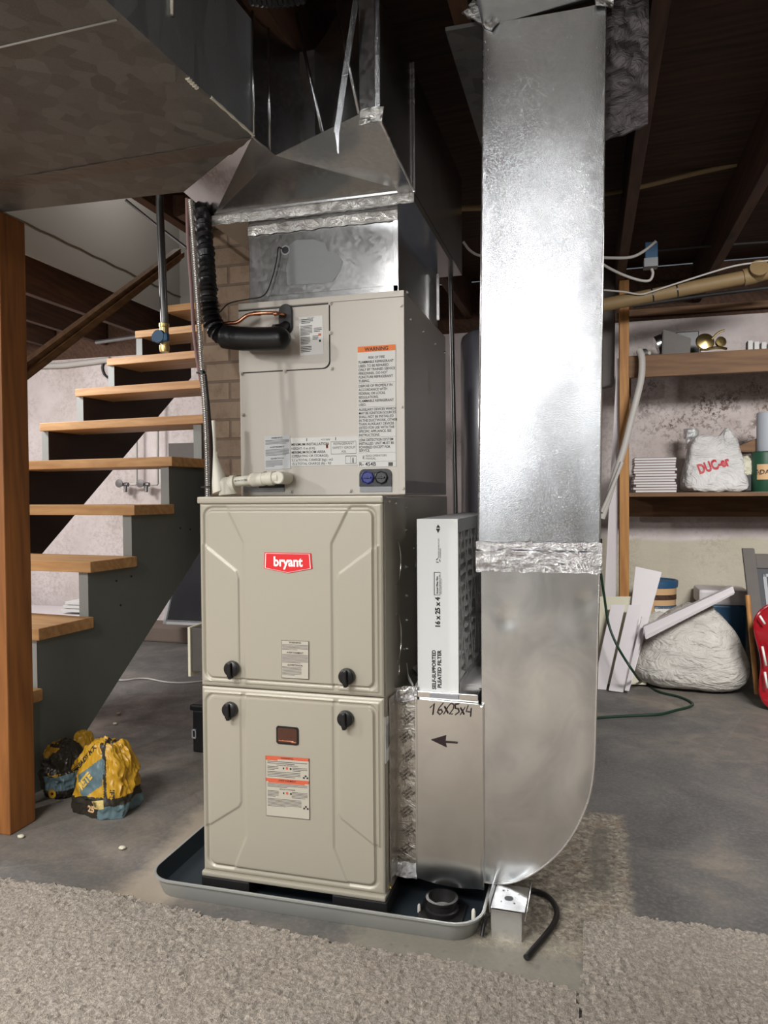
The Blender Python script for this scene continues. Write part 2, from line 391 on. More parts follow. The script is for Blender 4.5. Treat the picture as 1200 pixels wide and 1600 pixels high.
        for e in bm.edges:
            if len(e.link_faces) == 2 and e.calc_face_angle(0) > .7: e.smooth = False
        bm.to_mesh(me); bm.free()
        for m in ([mat] if mat else [])+s.mats: me.materials.append(m)
        ob = bpy.data.objects.new(name, me); COL.objects.link(ob); ob.location = off-poff
        if parent is not None: ob.parent = parent
        return ob
def mb(m=None):
    b = MB()
    if m is not None: b.use(m)
    return b
def thing(name, label, cat, loc, group=None):
    o = bpy.data.objects.new(name, None); COL.objects.link(o); o.location = loc; o.empty_display_size = .05
    return tag(o, label, cat, group)
def tag(o, label, cat, group=None):
    o['label'] = label; o['category'] = cat
    if group: o['group'] = group
    return o
def struct(o): o['kind'] = 'structure'; return o
def smoothpath(pts, n=6):
    pts = [Vector(p) for p in pts]; out = []
    for i in range(len(pts)-1):
        p0 = pts[max(i-1, 0)]; p1 = pts[i]; p2 = pts[i+1]; p3 = pts[min(i+2, len(pts)-1)]
        for j in range(n):
            t = j/n
            out.append(.5*((2*p1)+(-p0+p2)*t+(2*p0-5*p1+4*p2-p3)*t*t+(-p0+3*p1-3*p2+p3)*t**3))
    out.append(pts[-1]); return out
XR, YR, ZR = Vector((1, 0, 0)), Vector((0, 1, 0)), Vector((0, 0, 1))
def rounded(x0, z0, x1, z1, r, seg=6, corners=(1, 1, 1, 1)):    # list of (x,z); corners bl, br, tr, tl
    out = []
    for (cx, cz, a0, on) in ((x0+r, z0+r, 180, corners[0]), (x1-r, z0+r, 270, corners[1]), (x1-r, z1-r, 0, corners[2]), (x0+r, z1-r, 90, corners[3])):
        if not on:
            out.append((cx+(r if a0 in (270, 0) else -r), cz+(r if a0 in (0, 90) else -r))); continue
        for j in range(seg+1):
            a = math.radians(a0+90*j/seg); out.append((cx+r*math.cos(a), cz+r*math.sin(a)))
    return out
def screw(parent, p, n, r=.0045, mat=None, name='screw'):
    b = mb(); n = Vector(n); b.tube_profile([Vector(p), Vector(p)+n*.0015, Vector(p)+n*.0016, Vector(p)+n*.005], [r*1.25, r*1.25, r*.8, r*.7], n, 8)
    return b.build(name, mat or M['zinc'], parent)
# ================================================================== SETTING
XL, XRR, YB, YF, ZD = -3.6, 2.6, 2.85, -3.5, 2.2
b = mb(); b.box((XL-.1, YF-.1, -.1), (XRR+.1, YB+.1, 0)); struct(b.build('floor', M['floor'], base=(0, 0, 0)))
b = mb(); b.box((XL, YB, 0), (XRR, YB+.12, 1.9)); struct(b.build('wall_back', M['wall']))
b = mb(); b.box((XL, YB+.02, 1.9), (XRR, YB+.12, 2.2)); struct(b.build('trim_1', M['joist']))
b = mb(); b.box((XL-.1, YF, 0), (XL, YB, 2.2)); struct(b.build('wall_left', M['wall']))
b = mb(); b.box((XRR, YF, 0), (XRR+.1, YB, 2.2)); struct(b.build('wall_right', M['darkwood']))
b = mb(); b.box((XL, YF-.1, 0), (XRR, YF, 2.2)); struct(b.build('wall_front', M['drywall']))
b = mb(); b.box((-2.75, 2.62, 0), (-1.6, YB, .10), .012); struct(b.build('trim_2', plain('concrete_curb', srgb(118, 104, 94), .8, bump=.5, bscale=60, var=.25)))
# ceiling deck with the stairwell opening, joists running to the back wall
OX0, OX1, OY0 = -2.15, -1.24, .35
ce = mb(); ce.box((XL, YF, ZD), (OX0-.07, YB, ZD+.03)).box((OX1, YF, ZD), (XRR, YB, ZD+.03)).box((OX0-.04, YF, ZD), (OX1, OY0, ZD+.03))
ceo = struct(ce.build('ceiling', M['subfloor'], base=(0, 0, ZD)))
for k in range(-10, 6):
    x = .58+.42*k
    if x < XL+.05 or x > XRR-.05: continue
    y1 = YB if not (OX0 < x < OX1) else OY0
    j = mb(); j.box((x-.02, YF, 1.985), (x+.02, y1, 2.114 if abs(x+2.2) < .05 else ZD), .002); j.build('joist', M['joist'], ceo)
j = mb(); j.box((OX0-.08, OY0-.04, 1.985), (OX1+.04, OY0, ZD), .002); j.build('header_joist', M['joist'], ceo)
# stairwell: painted board walls rising above the joists
w = mb(); w.box((OX0-.06, OY0, 2.115), (OX0-.04, YB+.1, 3.5)); struct(w.build('wall_stairwell_left', M['drywall']))
w = mb(); w.box((OX0-.06, YB, 2.2), (OX1+.02, YB+.02, 3.5)); struct(w.build('wall_stairwell_back', M['drywall']))
w = mb(); w.box((OX1, OY0, 2.2), (OX1+.02, YB, 3.5)); struct(w.build('wall_stairwell_right', M['drywall']))
w = mb(); w.box((OX0-.06, OY0-.02, 2.23), (OX1+.02, OY0, 3.5)); struct(w.build('wall_stairwell_front', M['drywall']))
w = mb(); w.box((OX0-.06, OY0, 3.5), (OX1+.02, YB, 3.52)); struct(w.build('ceiling_stairwell', M['drywall']))
w = mb(); w.tube([(OX0-.037, OY0+y*.1, 2.262+.004*math.sin(y*3.1)) for y in range(0, 26)], .004, 6); struct(w.build('trim_3', plain('cracked_joint', srgb(96, 90, 80), .9)))
# chimney
c = mb(); c.box((-1.10, 1.2, 0), (-.50, 1.62, 2.2)); struct(c.build('wall_chimney', M['brick']))

# carpets (cut to the concrete)
def inpoly(x, y, poly):
    r = False; n = len(poly)
    for i in range(n):
        (x1, y1), (x2, y2) = poly[i], poly[(i+1) % n]
        if (y1 > y) != (y2 > y) and x < (x2-x1)*(y-y1)/(y2-y1)+x1: r = not r
    return r
def fp(x, y, z=0.008):
    q = P('z', z, x, y); return (q.x, q.y)
def carpet(name, pts, xr, y0, y1, step, label, group=None):
    bm = bmesh.new(); nx = int((xr[1]-xr[0])/step); ny = int((y1-y0)/step); V = {}
    def edge(x, y): return inpoly(x+.010*noise.noise(Vector((x*22, y*22, 3)))+.005*noise.noise(Vector((x*90, y*90, 3))), y+.010*noise.noise(Vector((x*22, y*22, 9)))+.006*noise.noise(Vector((x*90, y*90, 7))), pts)
    def vert(i, j):
        if (i, j) not in V:
            x, y = xr[0]+i*step, y0+j*step
            z = .011+.0055*noise.noise(Vector((x*85, y*85, 1)))+.004*noise.noise(Vector((x*190, y*190, 2)))+.006*noise.noise(Vector((x*4, y*4, 5)))
            x2 = x+.3*step*noise.noise(Vector((x*150, y*150, 8))); y2 = y+.3*step*noise.noise(Vector((x*150, y*150, 12)))
            V[i, j] = bm.verts.new((x2, y2, max(z, .004)))
        return V[i, j]
    for i in range(nx):
        for j in range(ny):
            if edge(xr[0]+(i+.5)*step, y0+(j+.5)*step): bm.faces.new((vert(i, j), vert(i+1, j), vert(i+1, j+1), vert(i, j+1)))
    be = [e for e in bm.edges if e.is_boundary]
    r = bmesh.ops.extrude_edge_only(bm, edges=be)
    for v in r['geom']:
        if isinstance(v, bmesh.types.BMVert): v.co.z = 0.0005
    # the plain part towards and behind the camera
    for f in bm.faces: f.smooth = True
    m = MB(); m.bm.free(); m.bm = bm; m.use(M['carpet'])
    m.box((xr[0] if xr[0] > -1.29 else -3.5, YF+.02, 0.0005), (xr[1] if xr[1] < 1.2 else 2.5, y0+.002, .0095))
    return tag(m.build(name), label, 'carpet', group)
cl = [fp(-220, 1335), fp(0, 1372), fp(110, 1386), fp(200, 1403), fp(330, 1432), fp(430, 1452), fp(520, 1472), fp(620, 1490), fp(760, 1516), fp(905, 1549)]
seam = fp(905, 1549)[0]
lp = [(-1.7, cl[0][1])]+cl+[(seam+.002, -.8), (-1.7, -.8)]
carpet('carpet', lp, (-1.30, seam+.02), -.66, .12, .0054, 'beige cut pile carpet lying in front of the drain pan')
c2 = [(seam+.006, -.8), fp(907, 1549), fp(911, 1500), fp(914, 1443), fp(955, 1440), fp(975, 1428), fp(1040, 1440), fp(1120, 1452), fp(1200, 1464), fp(1300, 1480), (1.25, -.8)]
carpet('carpet', c2, (seam-.01, 1.25), -.66, .40, .0054, 'beige cut pile carpet piece right of the seam, near the bracket box')

# ================================================================== FURNACE
BZ, FW, FH, FD = .045, .445, .889, .75
def yp(x, y, Y): q = P('y', Y, x, y); return q
fur = thing('furnace', 'beige gas furnace cabinet with red badge standing in the drain pan', 'furnace', (-FW/2, FD/2, BZ))
b = mb(); b.box((-FW, .014, BZ), (0, FD, BZ+FH-.004), .003)
b.box((-FW-.003, -.004, BZ+FH-.016), (.001, .03, BZ+FH), .004)
b.box((-FW-.002, -.006, BZ), (.001, .03, BZ+.012), .004)
cab = b.build('cabinet', M['paint'], fur)
SM = lambda t: max(0.0, min(1.0, t))**2*(3-2*max(0.0, min(1.0, t)))
def segd(px, py, a, c):
    ax, ay = a; bx, by = c; dx, dy = bx-ax, by-ay; L = dx*dx+dy*dy
    t = max(0, min(1, ((px-ax)*dx+(py-ay)*dy)/L)) if L else 0
    return math.hypot(px-ax-t*dx, py-ay-t*dy)
def polysd(px, py, poly):
    d = min(segd(px, py, poly[i], poly[(i+1) % len(poly)]) for i in range(len(poly)))
    return -d if inpoly(px, py, poly) else d
def rr_sd(px, py, x0, y0, x1, y1, r):
    qx = abs(px-(x0+x1)/2)-(x1-x0)/2+r; qy = abs(py-(y0+y1)/2)-(y1-y0)/2+r
    return math.hypot(max(qx, 0), max(qy, 0))+min(max(qx, qy), 0)-r
def door(name, z0, z1, inset, regions, label=None):
    x0, x1 = -FW+.001, -.002; st = .0024; nx = int((x1-x0)/st); nz = int((z1-z0)/st); bm = bmesh.new(); G = []
    ix0, ix1 = x0+inset[0], x1-inset[1]; iz0, iz1 = z0+inset[2], z1-inset[3]; W, H = ix1-ix0, iz1-iz0
    polys = [[(ix0+u*W, iz1-v*H) for u, v in pl] for pl in regions]
    for j in range(nz+1):
        row = []
        for i in range(nx+1):
            x = x0+(x1-x0)*i/nx; z = z0+(z1-z0)*j/nz
            h = -.0045*SM(1-(rr_sd(x, z, ix0-.008, iz0-.008, ix1+.008, iz1+.008, .022)/.004+.5))   # recessed margin
            h += .0065*SM(1-(rr_sd(x, z, ix0, iz0, ix1, iz1, .014)/.004+.5))                          # raised field
            d = min(polysd(x, z, pl) for pl in polys)
            h += .0030*SM(.5-d/.004)
            ed = min(x-x0, x1-x, z-z0, z1-z); h -= .003*(1-SM(ed/.004))
            row.append(bm.verts.new((x, -h+.001, z)))
        G.append(row)
    for j in range(nz):
        for i in range(nx): f = bm.faces.new((G[j][i], G[j][i+1], G[j+1][i+1], G[j+1][i])); f.smooth = True
    r = bmesh.ops.extrude_edge_only(bm, edges=[e for e in bm.edges if e.is_boundary])
    for v in r['geom']:
        if isinstance(v, bmesh.types.BMVert): v.co.y = .016
    m = MB(); m.bm.free(); m.bm = bm; m.use(M['paint']); return m.build(name, None, fur)
mir = lambda pl: [(1-u, v) for u, v in pl]
up_c = [(.13, -.02), (.235, .19), (.235, 1.03), (.765, 1.03), (.765, .19), (.87, -.02)]
up_s = [(-.03, .20), (0.0, .215), (.19, .36), (.202, .40), (.202, 1.03), (-.03, 1.03)]
ZM = .492
du = door('access_door', ZM+.0015, BZ+FH-.016, (.018, .022, .022, .016), [up_c, up_s, mir(up_s)])
lo_c = [(.235, -.03), (.235, .81), (.15, 1.02), (.85, 1.02), (.765, .81), (.765, -.03)]
lo_s = [(-.03, -.03), (.205, -.03), (.205, .61), (.19, .64), (0, .77), (-.03, .78)]
dl = door('access_door', BZ+.013, ZM-.0015, (.018, .022, .018, .022), [lo_c, lo_s, mir(lo_s)])
def knob(par, px, py, fl):
    c = yp(px, py, -.004); b = mb(M['black'])
    b.lathe(c, (0, -1, 0), [(0, .0175), (.004, .0185), (.012, .0175), (.014, .015), (.014, .001)])
    b.box((c.x-.0045, c.y-.024, c.z-.0165), (c.x+.0045, c.y-.010, c.z+.0165), .003)
    b.box((c.x-.004, c.y-.02, c.z-.022 if fl else c.z-.022), (c.x+.004, c.y-.004, c.z-.012), .0025)
    return b.build('latch_knob', None, par)
knob(du, 364, 1044, 1); knob(du, 543, 1056, 1); knob(dl, 361, 1108, 0); knob(dl, 541, 1122, 0)
# badge
b = mb(M['red']); bp = [yp(*q, -.006) for q in ((413, 863), (486, 864.5), (488, 889), (450, 896), (412, 888))]
b.prism(bp, (0, .0035, 0), .0007)
cen = sum(bp, Vector())/5
def inset(pts, k, y): return [Vector((cen.x+(p.x-cen.x)*k, y, cen.z+(p.z-cen.z)*(k-.02))) for p in pts]
b.use(M['badgewhite']); o1, o2 = inset(bp, .945, -.0069), inset(bp, .915, -.0069)
for i in range(5): b.quad(o1[i], o1[(i+1) % 5], o2[(i+1) % 5], o2[i])
bt = yp(450, 884.5, -.006); b.text('bryant', bt, XR, ZR, .0300, bold=.0010, align='CENTER', sx=.90, lift=.0011)
b.build('badge', None, du)['label'] = 'red badge with white lettering bryant'
# text label helper ---------------------------------------------------------------------------------
def label(name, par, TL, TR, BL, mat, items, th=.0006, txt=None, N3=None):
    """items: ('t',text,u,v,h[,bold,align,mat]) / ('r',u0,v0,u1,v1,mat); u,v 0..1 from the top left corner"""
    TL, TR, BL = Vector(TL), Vector(TR), Vector(BL); U = TR-TL; Vd = BL-TL; n = U.normalized().cross(-Vd.normalized())
    b = mb(mat); b.prism([TL, TR, TR+Vd, BL], n*th)
    for it in items:
        if it[0] == 'r':
            _, u0, v0, u1, v1, m = it; b.use(m); z = n*(th+.0002)
            b.quad(TL+U*u0+Vd*v1+z, TL+U*u1+Vd*v1+z, TL+U*u1+Vd*v0+z, TL+U*u0+Vd*v0+z)
        else:
            _, t, u, v, h = it[:5]; bold = it[5] if len(it) > 5 else 0; al = it[6] if len(it) > 6 else 'LEFT'; m = it[7] if len(it) > 7 else M['ink']; sx = it[8] if len(it) > 8 else 1
            b.use(m); H = Vd.length*h; b.text(t, TL+U*u+Vd*v, U, -Vd, H, bold*H, al, sx, th+.0004)
    return b.build(name, None, par)
def paras(rows, n, seed, w=34, m=None):
    r = random.Random(seed); out = []
    for v0, v1, u0, u1 in rows:
        k = max(1, int((v1-v0)/n))
        for i in range(k):
            out.append(('r', u0, v0+(i+.2)*(v1-v0)/k, u0+(u1-u0)*(1 if i < k-1 else r.uniform(.5, .9)), v0+(i+.62)*(v1-v0)/k, m or M['inkgrey']))
    return out
# upper door rating label
TL, TR, BL = yp(440, 1000, -.0055), yp(482.5, 1002, -.0055), yp(440, 1059, -.0055)
label('warning_label', du, TL, TR, BL, M['labelgrey'], [('t', 'WARNING', .5, .075, .07, .01, 'CENTER'), ('t', 'AVERTISSEMENT', .5, .34, .065, .01, 'CENTER'), ('t', 'ADVERTENCIA', .5, .67, .065, .01, 'CENTER'),
    ('r', 0, 0, 1, .008, M['ink']), ('r', 0, .99, 1, 1, M['ink']), ('r', 0, 0, .012, 1, M['ink']), ('r', .988, 0, 1, 1, M['ink'])]
    + paras([(.10, .26, .03, .97), (.36, .60, .03, .97), (.69, .93, .03, .74)], .03, 3))
# sight window and lower label
wq = [yp(*q, -.0035) for q in ((432, 1134), (467, 1136), (467, 1164), (432, 1162))]
x0, x1, z0, z1 = wq[0].x, wq[1].x, (wq[2].z+wq[3].z)/2, (wq[0].z+wq[1].z)/2
b = mb(M['black']); b.prism([(x, -.0058, z) for x, z in rounded(x0, z0, x1, z1, .006)], (0, .004, 0))
b.use(M['amber']); b.prism([(x, -.0066, z) for x, z in rounded(x0+.003, z0+.003, x1-.003, z1-.003, .005)], (0, .003, 0), .001)
b.use(M['copper']); b.box((x0+.006, -.0070, z0+.007), (x1-.012, -.0062, z0+.009), .0004).box((x1-.018, -.0072, z0+.005), (x1-.006, -.0062, z0+.0075), .0004)
b.build('sight_window', None, dl)['label'] = 'small amber sight window'
TL, TR, BL = yp(415, 1180, -.0055), yp(483, 1185, -.0055), yp(416, 1274, -.0055)
it = [('r', 0, 0, 1, .05, M['redorange']), ('r', 0, .05, .28, .075, M['redorange']), ('r', 0, .37, 1, .425, M['redorange']), ('r', .06, .425, .9, .445, M['redorange']),
      ('t', 'WARNING', .5, .042, .045, .01, 'CENTER'), ('t', 'AVERTISSEMENT', .5, .412, .042, .01, 'CENTER'), ('t', 'DANGER FIRE OR EXPLOSION', .5, .155, .028, 0, 'CENTER'),
      ('t', 'RISQUE D INCENDIE', .5, .55, .03, 0, 'CENTER'),
      ('r', 0, .994, 1, 1, M['inkgrey']), ('r', 0, 0, .008, 1, M['inkgrey']), ('r', .992, 0, 1, 1, M['inkgrey'])]
it += paras([(.08, .135, .04, .96), (.165, .24, .04, .30), (.165, .24, .62, .96), (.25, .35, .04, .8), (.45, .52, .04, .96), (.57, .68, .04, .30), (.57, .68, .60, .96), (.70, .84, .04, .82)], .02, 9)
for v in (.21, .62):
    it += [('r', .40, v-.03, .43, v, M['ink']), ('r', .47, v-.04, .52, v, M['redorange']), ('r', .56, v-.03, .60, v, M['ink'])]
for v in (.33, .83): it += [('r', .90, v-.05, .94, v-.02, M['ink']), ('r', .86, v-.02, .90, v+.01, M['ink']), ('r', .94, v-.02, .98, v+.01, M['ink'])]
label('warning_label', dl, TL, TR, BL, M['labelgrey'], it)['label'] = 'warning label with two red orange bands'
# right side: knock-outs, screws, sticker
def arc_mark(par, y, z, ry, rz, a0, a1):
    b = mb(); b.tube([(0.0006, y+ry*math.cos(math.radians(a)), z+rz*math.sin(math.radians(a))) for a in range(a0, a1+1, 10)], .0012, 6); return b.build('knockout_ring', M['zinc'], par)
arc_mark(cab, .10, .78, .05, .055, -80, 80); arc_mark(cab, .28, .77, .03, .03, -80, 80); arc_mark(cab, .10, .60, .05, .06, -80, 80); arc_mark(cab, .11, .53, .02, .02, -80, 80)
for z in (.905, .85, .76, .69, .63, .56): screw(fur, (.0, .20, z), (1, 0, 0), .0035)
for z in (.92, .915): screw(fur, (.0, .045 if z > .917 else .10, z), (1, 0, 0), .003)
screw(fur, (0, .05, .075), (1, 0, 0), .006, M['brass']); screw(fur, (0, .03, .06), (1, 0, 0), .005, M['brass'])
xs = .0006
TL, TR, BR, BL = P('x', xs, 601, 1121), P('x', xs, 622, 1111), P('x', xs, 622, 1166), P('x', xs, 602, 1194)
b = mb(M['white']); b.prism([TL, TR, BR, BL], (.0005, 0, 0)); b.use(M['ink'])
uy = lambda u, v: Vector((xs+.0009, TL.y+(TR.y-TL.y)*u, TL.z+(BL.z-TL.z)*v))
b.text('59SC2E080S21', uy(.80, .86), (0, 0, 1), (0, -1, 0), .012); b.text('FURNACE', uy(.55, .78), (0, 0, 1), (0, -1, 0), .016, bold=.0004)
for u in (.1, .18, .24, .3): b.quad(uy(u, .2), uy(u+.02, .2), uy(u+.02, .72), uy(u, .72))
b.build('shipping_sticker', None, fur)['label'] = 'white sticker with black print on the right side'
# rubber support blocks
for i, (x0, x1) in enumerate(((-.445, -.33), (-.12, .0))):
    b = mb(); b.box((x0-.004, -.004, .004), (x1+.004, .10, .0445), .004); o = b.build('support_block', M['rubber'])
    tag(o, ['black rubber block under the left front corner of the furnace', 'black rubber block under the right front corner of the furnace'][i], 'block')
for x0, x1 in ((-.445, -.33), (-.12, .0)):
    b = mb(); b.box((x0-.002, .62, .004), (x1+.002, .74, .0445), .004); tag(b.build('support_block', M['rubber']), 'black rubber block under the hidden back edge of the furnace', 'block', 'blocks under the back of the furnace')

# ================================================================== DRAIN PAN
def rrect(x0, y0, x1, y1, r, z, seg=8): return [Vector((x, y, z)) for x, y in rounded(x0, y0, x1, y1, r, seg)]
pan = thing('drain_pan', 'shallow grey drain pan with dark inside under the furnace', 'drain pan', (-.18, .35, 0))
X0, Y0_, X1, Y1_ = -.575, -.048, .213, .80
def loops(specs, mat, name, closeb=False, smooth=True):
    bm = bmesh.new(); R = []
    for (d, z) in specs:
        R.append([bm.verts.new(v) for v in rrect(X0+d, Y0_+d, X1-d, Y1_-d, .065-d*.5, z)])
    n = len(R[0])
    for a, c in zip(R, R[1:]):
        for i in range(n): f = bm.faces.new((a[i], a[(i+1) % n], c[(i+1) % n], c[i])); f.smooth = smooth
    if closeb: bm.faces.new(R[-1])
    m = MB(); m.bm.free(); m.bm = bm; m.use(mat); return m.build(name, None, pan)
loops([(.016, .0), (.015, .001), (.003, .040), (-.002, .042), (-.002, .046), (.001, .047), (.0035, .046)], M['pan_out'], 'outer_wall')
loops([(.0035, .046), (.0045, .041), (.016, .006), (.022, .0035)], M['pan_in'], 'shaded_inside', True)  # inside of the same pan, its shade put into the darker colour
def peg(px, py, r, h, m):
    q = P('z', .006, px, py); b = mb(); b.lathe(q, (0, 0, 1), [(0, r), (h*.8, r*.9), (h, r*.5)], 10); return b.build('drain_peg', m, pan)
peg(655, 1425, .004, .018, M['whitecord']); peg(740, 1436, .005, .022, M['pvc'])
cpl = thing('pipe_coupling', 'black round rubber pipe coupling lying in the pan', 'coupling', P('z', .004, 688, 1432))
q = P('z', .004, 690, 1430)
b = mb(M['rubber']); b.box((q.x-.05, q.y-.045, .004), (q.x+.05, q.y+.05, .010), .002, Matrix.Rotation(0, 4, 'Z')); b.build('flange', None, cpl)
b = mb(M['rubber']); qq = Vector((q.x, q.y+.005, .010))
b.lathe(qq, (0, 0, 1), [(0, .036), (.010, .037), (.012, .033), (.026, .033), (.028, .036), (.033, .036), (.034, .030), (.010, .0285), (.004, .028)]); b.build('collar', None, cpl)
b = mb(M['pan_out']); b.lathe(qq, (0, 0, 1), [(.004, .0275), (.006, .0275), (.0065, .010)]); b.build('inner_disc', None, cpl)['label'] = 'grey disc inside the collar'

# ================================================================== COIL CABINET
CY = .2; CT = P('y', CY, 628, 455).z; CBZ = .9345
coil = thing('coil_cabinet', 'taupe evaporator coil cabinet with warning stickers on top of the furnace', 'coil cabinet', (-.22, .46, CBZ))
cx0, cx1 = -.437, .0
b = mb(); b.box((cx0, CY, CBZ), (cx1, .735, CT), .003); b.build('cabinet', M['coilpaint'], coil)
ap1 = yp(514, 472, CY).x; ap0 = P('y', CY, 505, 575).z
b = mb(M['ink']); pr_ = rounded(cx0-.0005, ap0-.0025, ap1+.0025, CT-.014, .018, 6, (0, 1, 0, 0)); b.prism([(x, CY-.0008, z) for x, z in pr_], (0, .002, 0))
b.use(M['coilpaint']); pr_ = rounded(cx0, ap0, ap1, CT-.018, .018, 6, (0, 1, 0, 0)); b.prism([(x, CY-.0026, z) for x, z in pr_], (0, .002, 0))
b.build('access_panel', None, coil)
b = mb(M['coilpaint']); b.box((cx0, CY-.003, CT-.013), (cx1+.001, CY+.002, CT+.002), .001); b.box((cx1-.016, CY-.0025, CBZ+.002), (cx1+.001, CY+.002, CT-.014), .001); b.build('front_flange', None, coil)
for px, py in ((516, 474), (516, 520), (518, 576), (445, 580), (377, 584), (379, 648), (627, 478), (628, 636), (630, 763), (547, 767), (455, 768)):
    screw(coil, yp(px, py, CY-.002), (0, -1, 0), .004, M['coilpaint'])
for px, py in ((635, 457), (640, 499), (660, 518), (679, 537), (694, 551)): screw(coil, P('x', .0, px, py), (1, 0, 0), .0045)
b = mb(); a, c = P('x', .001, 669, 582), P('x', .001, 673, 616); b.box((.0, a.y, c.z), (.001, c.y, a.z)); b.build('rating_strip', M['labelgrey'], coil)
b = mb(); a, c = P('x', .001, 637, 751), P('x', .001, 697, 790); b.box((-.001, CY+.001, a.z-.03), (.0012, .71, a.z), 0); b.build('seam_tape', foil('dull_foil_seam_tape', (.4, .38, .36, 1), .35, 60, .8), coil)
# stickers
TL, TR, BL = yp(467, 496.5, CY-.0028), yp(504, 493, CY-.0028), yp(469, 556, CY-.0028)
it = paras([(.05, .18, .1, .6), (.22, .48, .05, .55), (.52, .72, .05, .45), (.76, .93, .05, .5), (.30, .42, .62, .95), (.5, .62, .55, .8)], .035, 5, m=M['ink'])
it += [('t', 'COIL UNIT', .5, .045, .04, 0, 'CENTER'), ('r', .80, .46, .92, .52, M['redorange']), ('r', .82, .62, .9, .68, M['ink'])]
label('rating_plate', coil, TL, TR, BL, M['white'], it)
TL, TR, BL = yp(559, 542, CY-.0012), yp(618, 538, CY-.0012), yp(560, 730, CY-.0012)
lines = [('RISK OF FIRE', .105, 1), ('FLAMMABLE REFRIGERANT', .14, 0), ('USED. TO BE REPAIRED', .172, 0), ('ONLY BY TRAINED SERVICE', .203, 0), ('PERSONNEL. DO NOT', .234, 0), ('PUNCTURE REFRIGERANT', .265, 0), ('TUBING.', .296, 0),
 ('DISPOSE OF PROPERLY IN', .338, 0), ('ACCORDANCE WITH', .369, 0), ('FEDERAL OR LOCAL', .400, 0), ('REGULATIONS.', .431, 0), ('FLAMMABLE REFRIGERANT', .462, 0), ('USED.', .493, 0),
 ('AUXILIARY DEVICES WHICH', .533, 0), ('MAY BE IGNITION SOURCES', .563, 0), ('SHALL NOT BE INSTALLED', .593, 0), ('IN THE DUCTWORK, OTHER', .624, 0), ('THAN AUXILIARY DEVICES', .654, 0), ('LISTED FOR USE WITH THE', .684, 0), ('SPECIFIC APPLIANCE. SEE', .714, 0), ('INSTRUCTIONS.', .745, 0),
 ('LEAK DETECTION SYSTEM', .785, 0), ('INSTALLED. UNIT MUST BE', .815, 0), ('POWERED EXCEPT FOR', .846, 0), ('SERVICE.', .872, 0)]
it = [('r', 0, 0, 1, .048, M['orange']), ('t', 'WARNING', .5, .040, .042, .02, 'CENTER')]
it += [('t', t, .5 if c else .02, v, .030, .012, 'CENTER' if c else 'LEFT', M['ink'], .84) for t, v, c in lines]
it += [('r', .01, v, .99, v+.0015, M['inkgrey']) for v in (.305, .502, .752, .882, .955)] + [('t', 'READ OPERATORS', .2, .915, .024, 0, 'LEFT', M['inkgrey'], .9), ('t', 'MANUAL', .2, .938, .024, 0, 'LEFT', M['inkgrey'], .9),
      ('t', 'i', .12, .932, .04, .02), ('t', 'R- 454B', .02, .991, .045, .012), ('r', .80, .965, .92, .995, M['inkgrey']), ('r', .16, .90, .165, .94, M['ink'])]
label('refrigerant_warning', coil, TL, TR, BL, M['white'], it)['label'] = 'tall white warning sticker with orange header'
TL, TR, BL = yp(413, 682, CY-.001), yp(453, 679.5, CY-.001), yp(414, 734, CY-.001)
label('warning_label', coil, TL, TR, BL, plain('silver_label', srgb(196, 198, 200), .4), [('t', 'WARNING', .5, .09, .075, .01, 'CENTER'), ('t', 'AVERTISSEMENT', .5, .36, .065, .01, 'CENTER'), ('t', 'ADVERTENCIA', .5, .70, .065, .01, 'CENTER')]
      + paras([(.12, .26, .04, .96), (.40, .60, .04, .96), (.73, .93, .04, .7)], .03, 2))
TL, TR, BL = yp(454, 684.5, CY-.001), yp(559.5, 681, CY-.001), yp(455, 728.5, CY-.001)
it = [('t', 'MINIMUM INSTALLATION', .01, .28, .13, .012, 'LEFT', M['ink'], .95), ('t', 'HEIGHT: 0 m (0 ft).', .01, .42, .12, .005, 'LEFT', M['ink'], .95), ('t', 'MINIMUM ROOM AREA', .01, .56, .13, .012, 'LEFT', M['ink'], .95), ('t', '(OPERATING OR STORAGE).', .01, .69, .12, .005, 'LEFT', M['ink'], .92),
      ('t', '3.1 x TOTAL CHARGE (kg) - m2', .01, .83, .12, .005, 'LEFT', M['ink'], .95), ('t', '15 x TOTAL CHARGE (lb) - ft2', .01, .96, .12, .005, 'LEFT', M['ink'], .95),
      ('t', 'REFRIGERANT', .79, .29, .12, .0, 'CENTER', M['inkgrey']), ('t', 'SAFETY GROUP', .79, .43, .12, 0, 'CENTER', M['inkgrey']), ('t', 'A2L', .79, .56, .11, 0, 'CENTER'),
      ('r', .6, .17, .97, .185, M['inkgrey']), ('r', .6, .6, .97, .615, M['inkgrey']), ('r', .6, .17, .604, .615, M['inkgrey']), ('r', .966, .17, .97, .615, M['inkgrey']),
      ('r', .81, .68, .814, .95, M['ink']), ('r', .81, .68, .885, .70, M['ink']), ('r', .81, .94, .97, .955, M['ink']), ('r', .885, .70, .889, .95, M['ink']), ('r', .89, .68, .97, .70, M['ink']), ('r', .966, .68, .97, .95, M['ink']), ('t', 'i', .91, .92, .26, .03),
      ('r', .53, .26, .56, .40, M['redorange']), ('r', .535, .28, .555, .38, M['white']), ('r', .24, .02, .25, .13, M['ink']), ('r', .67, .02, .68, .13, M['ink']), ('t', 'RCS-2598', .46, .12, .08)]
label('area_label', coil, TL, TR, BL, M['white'], it)['label'] = 'wide white sticker about minimum room area'
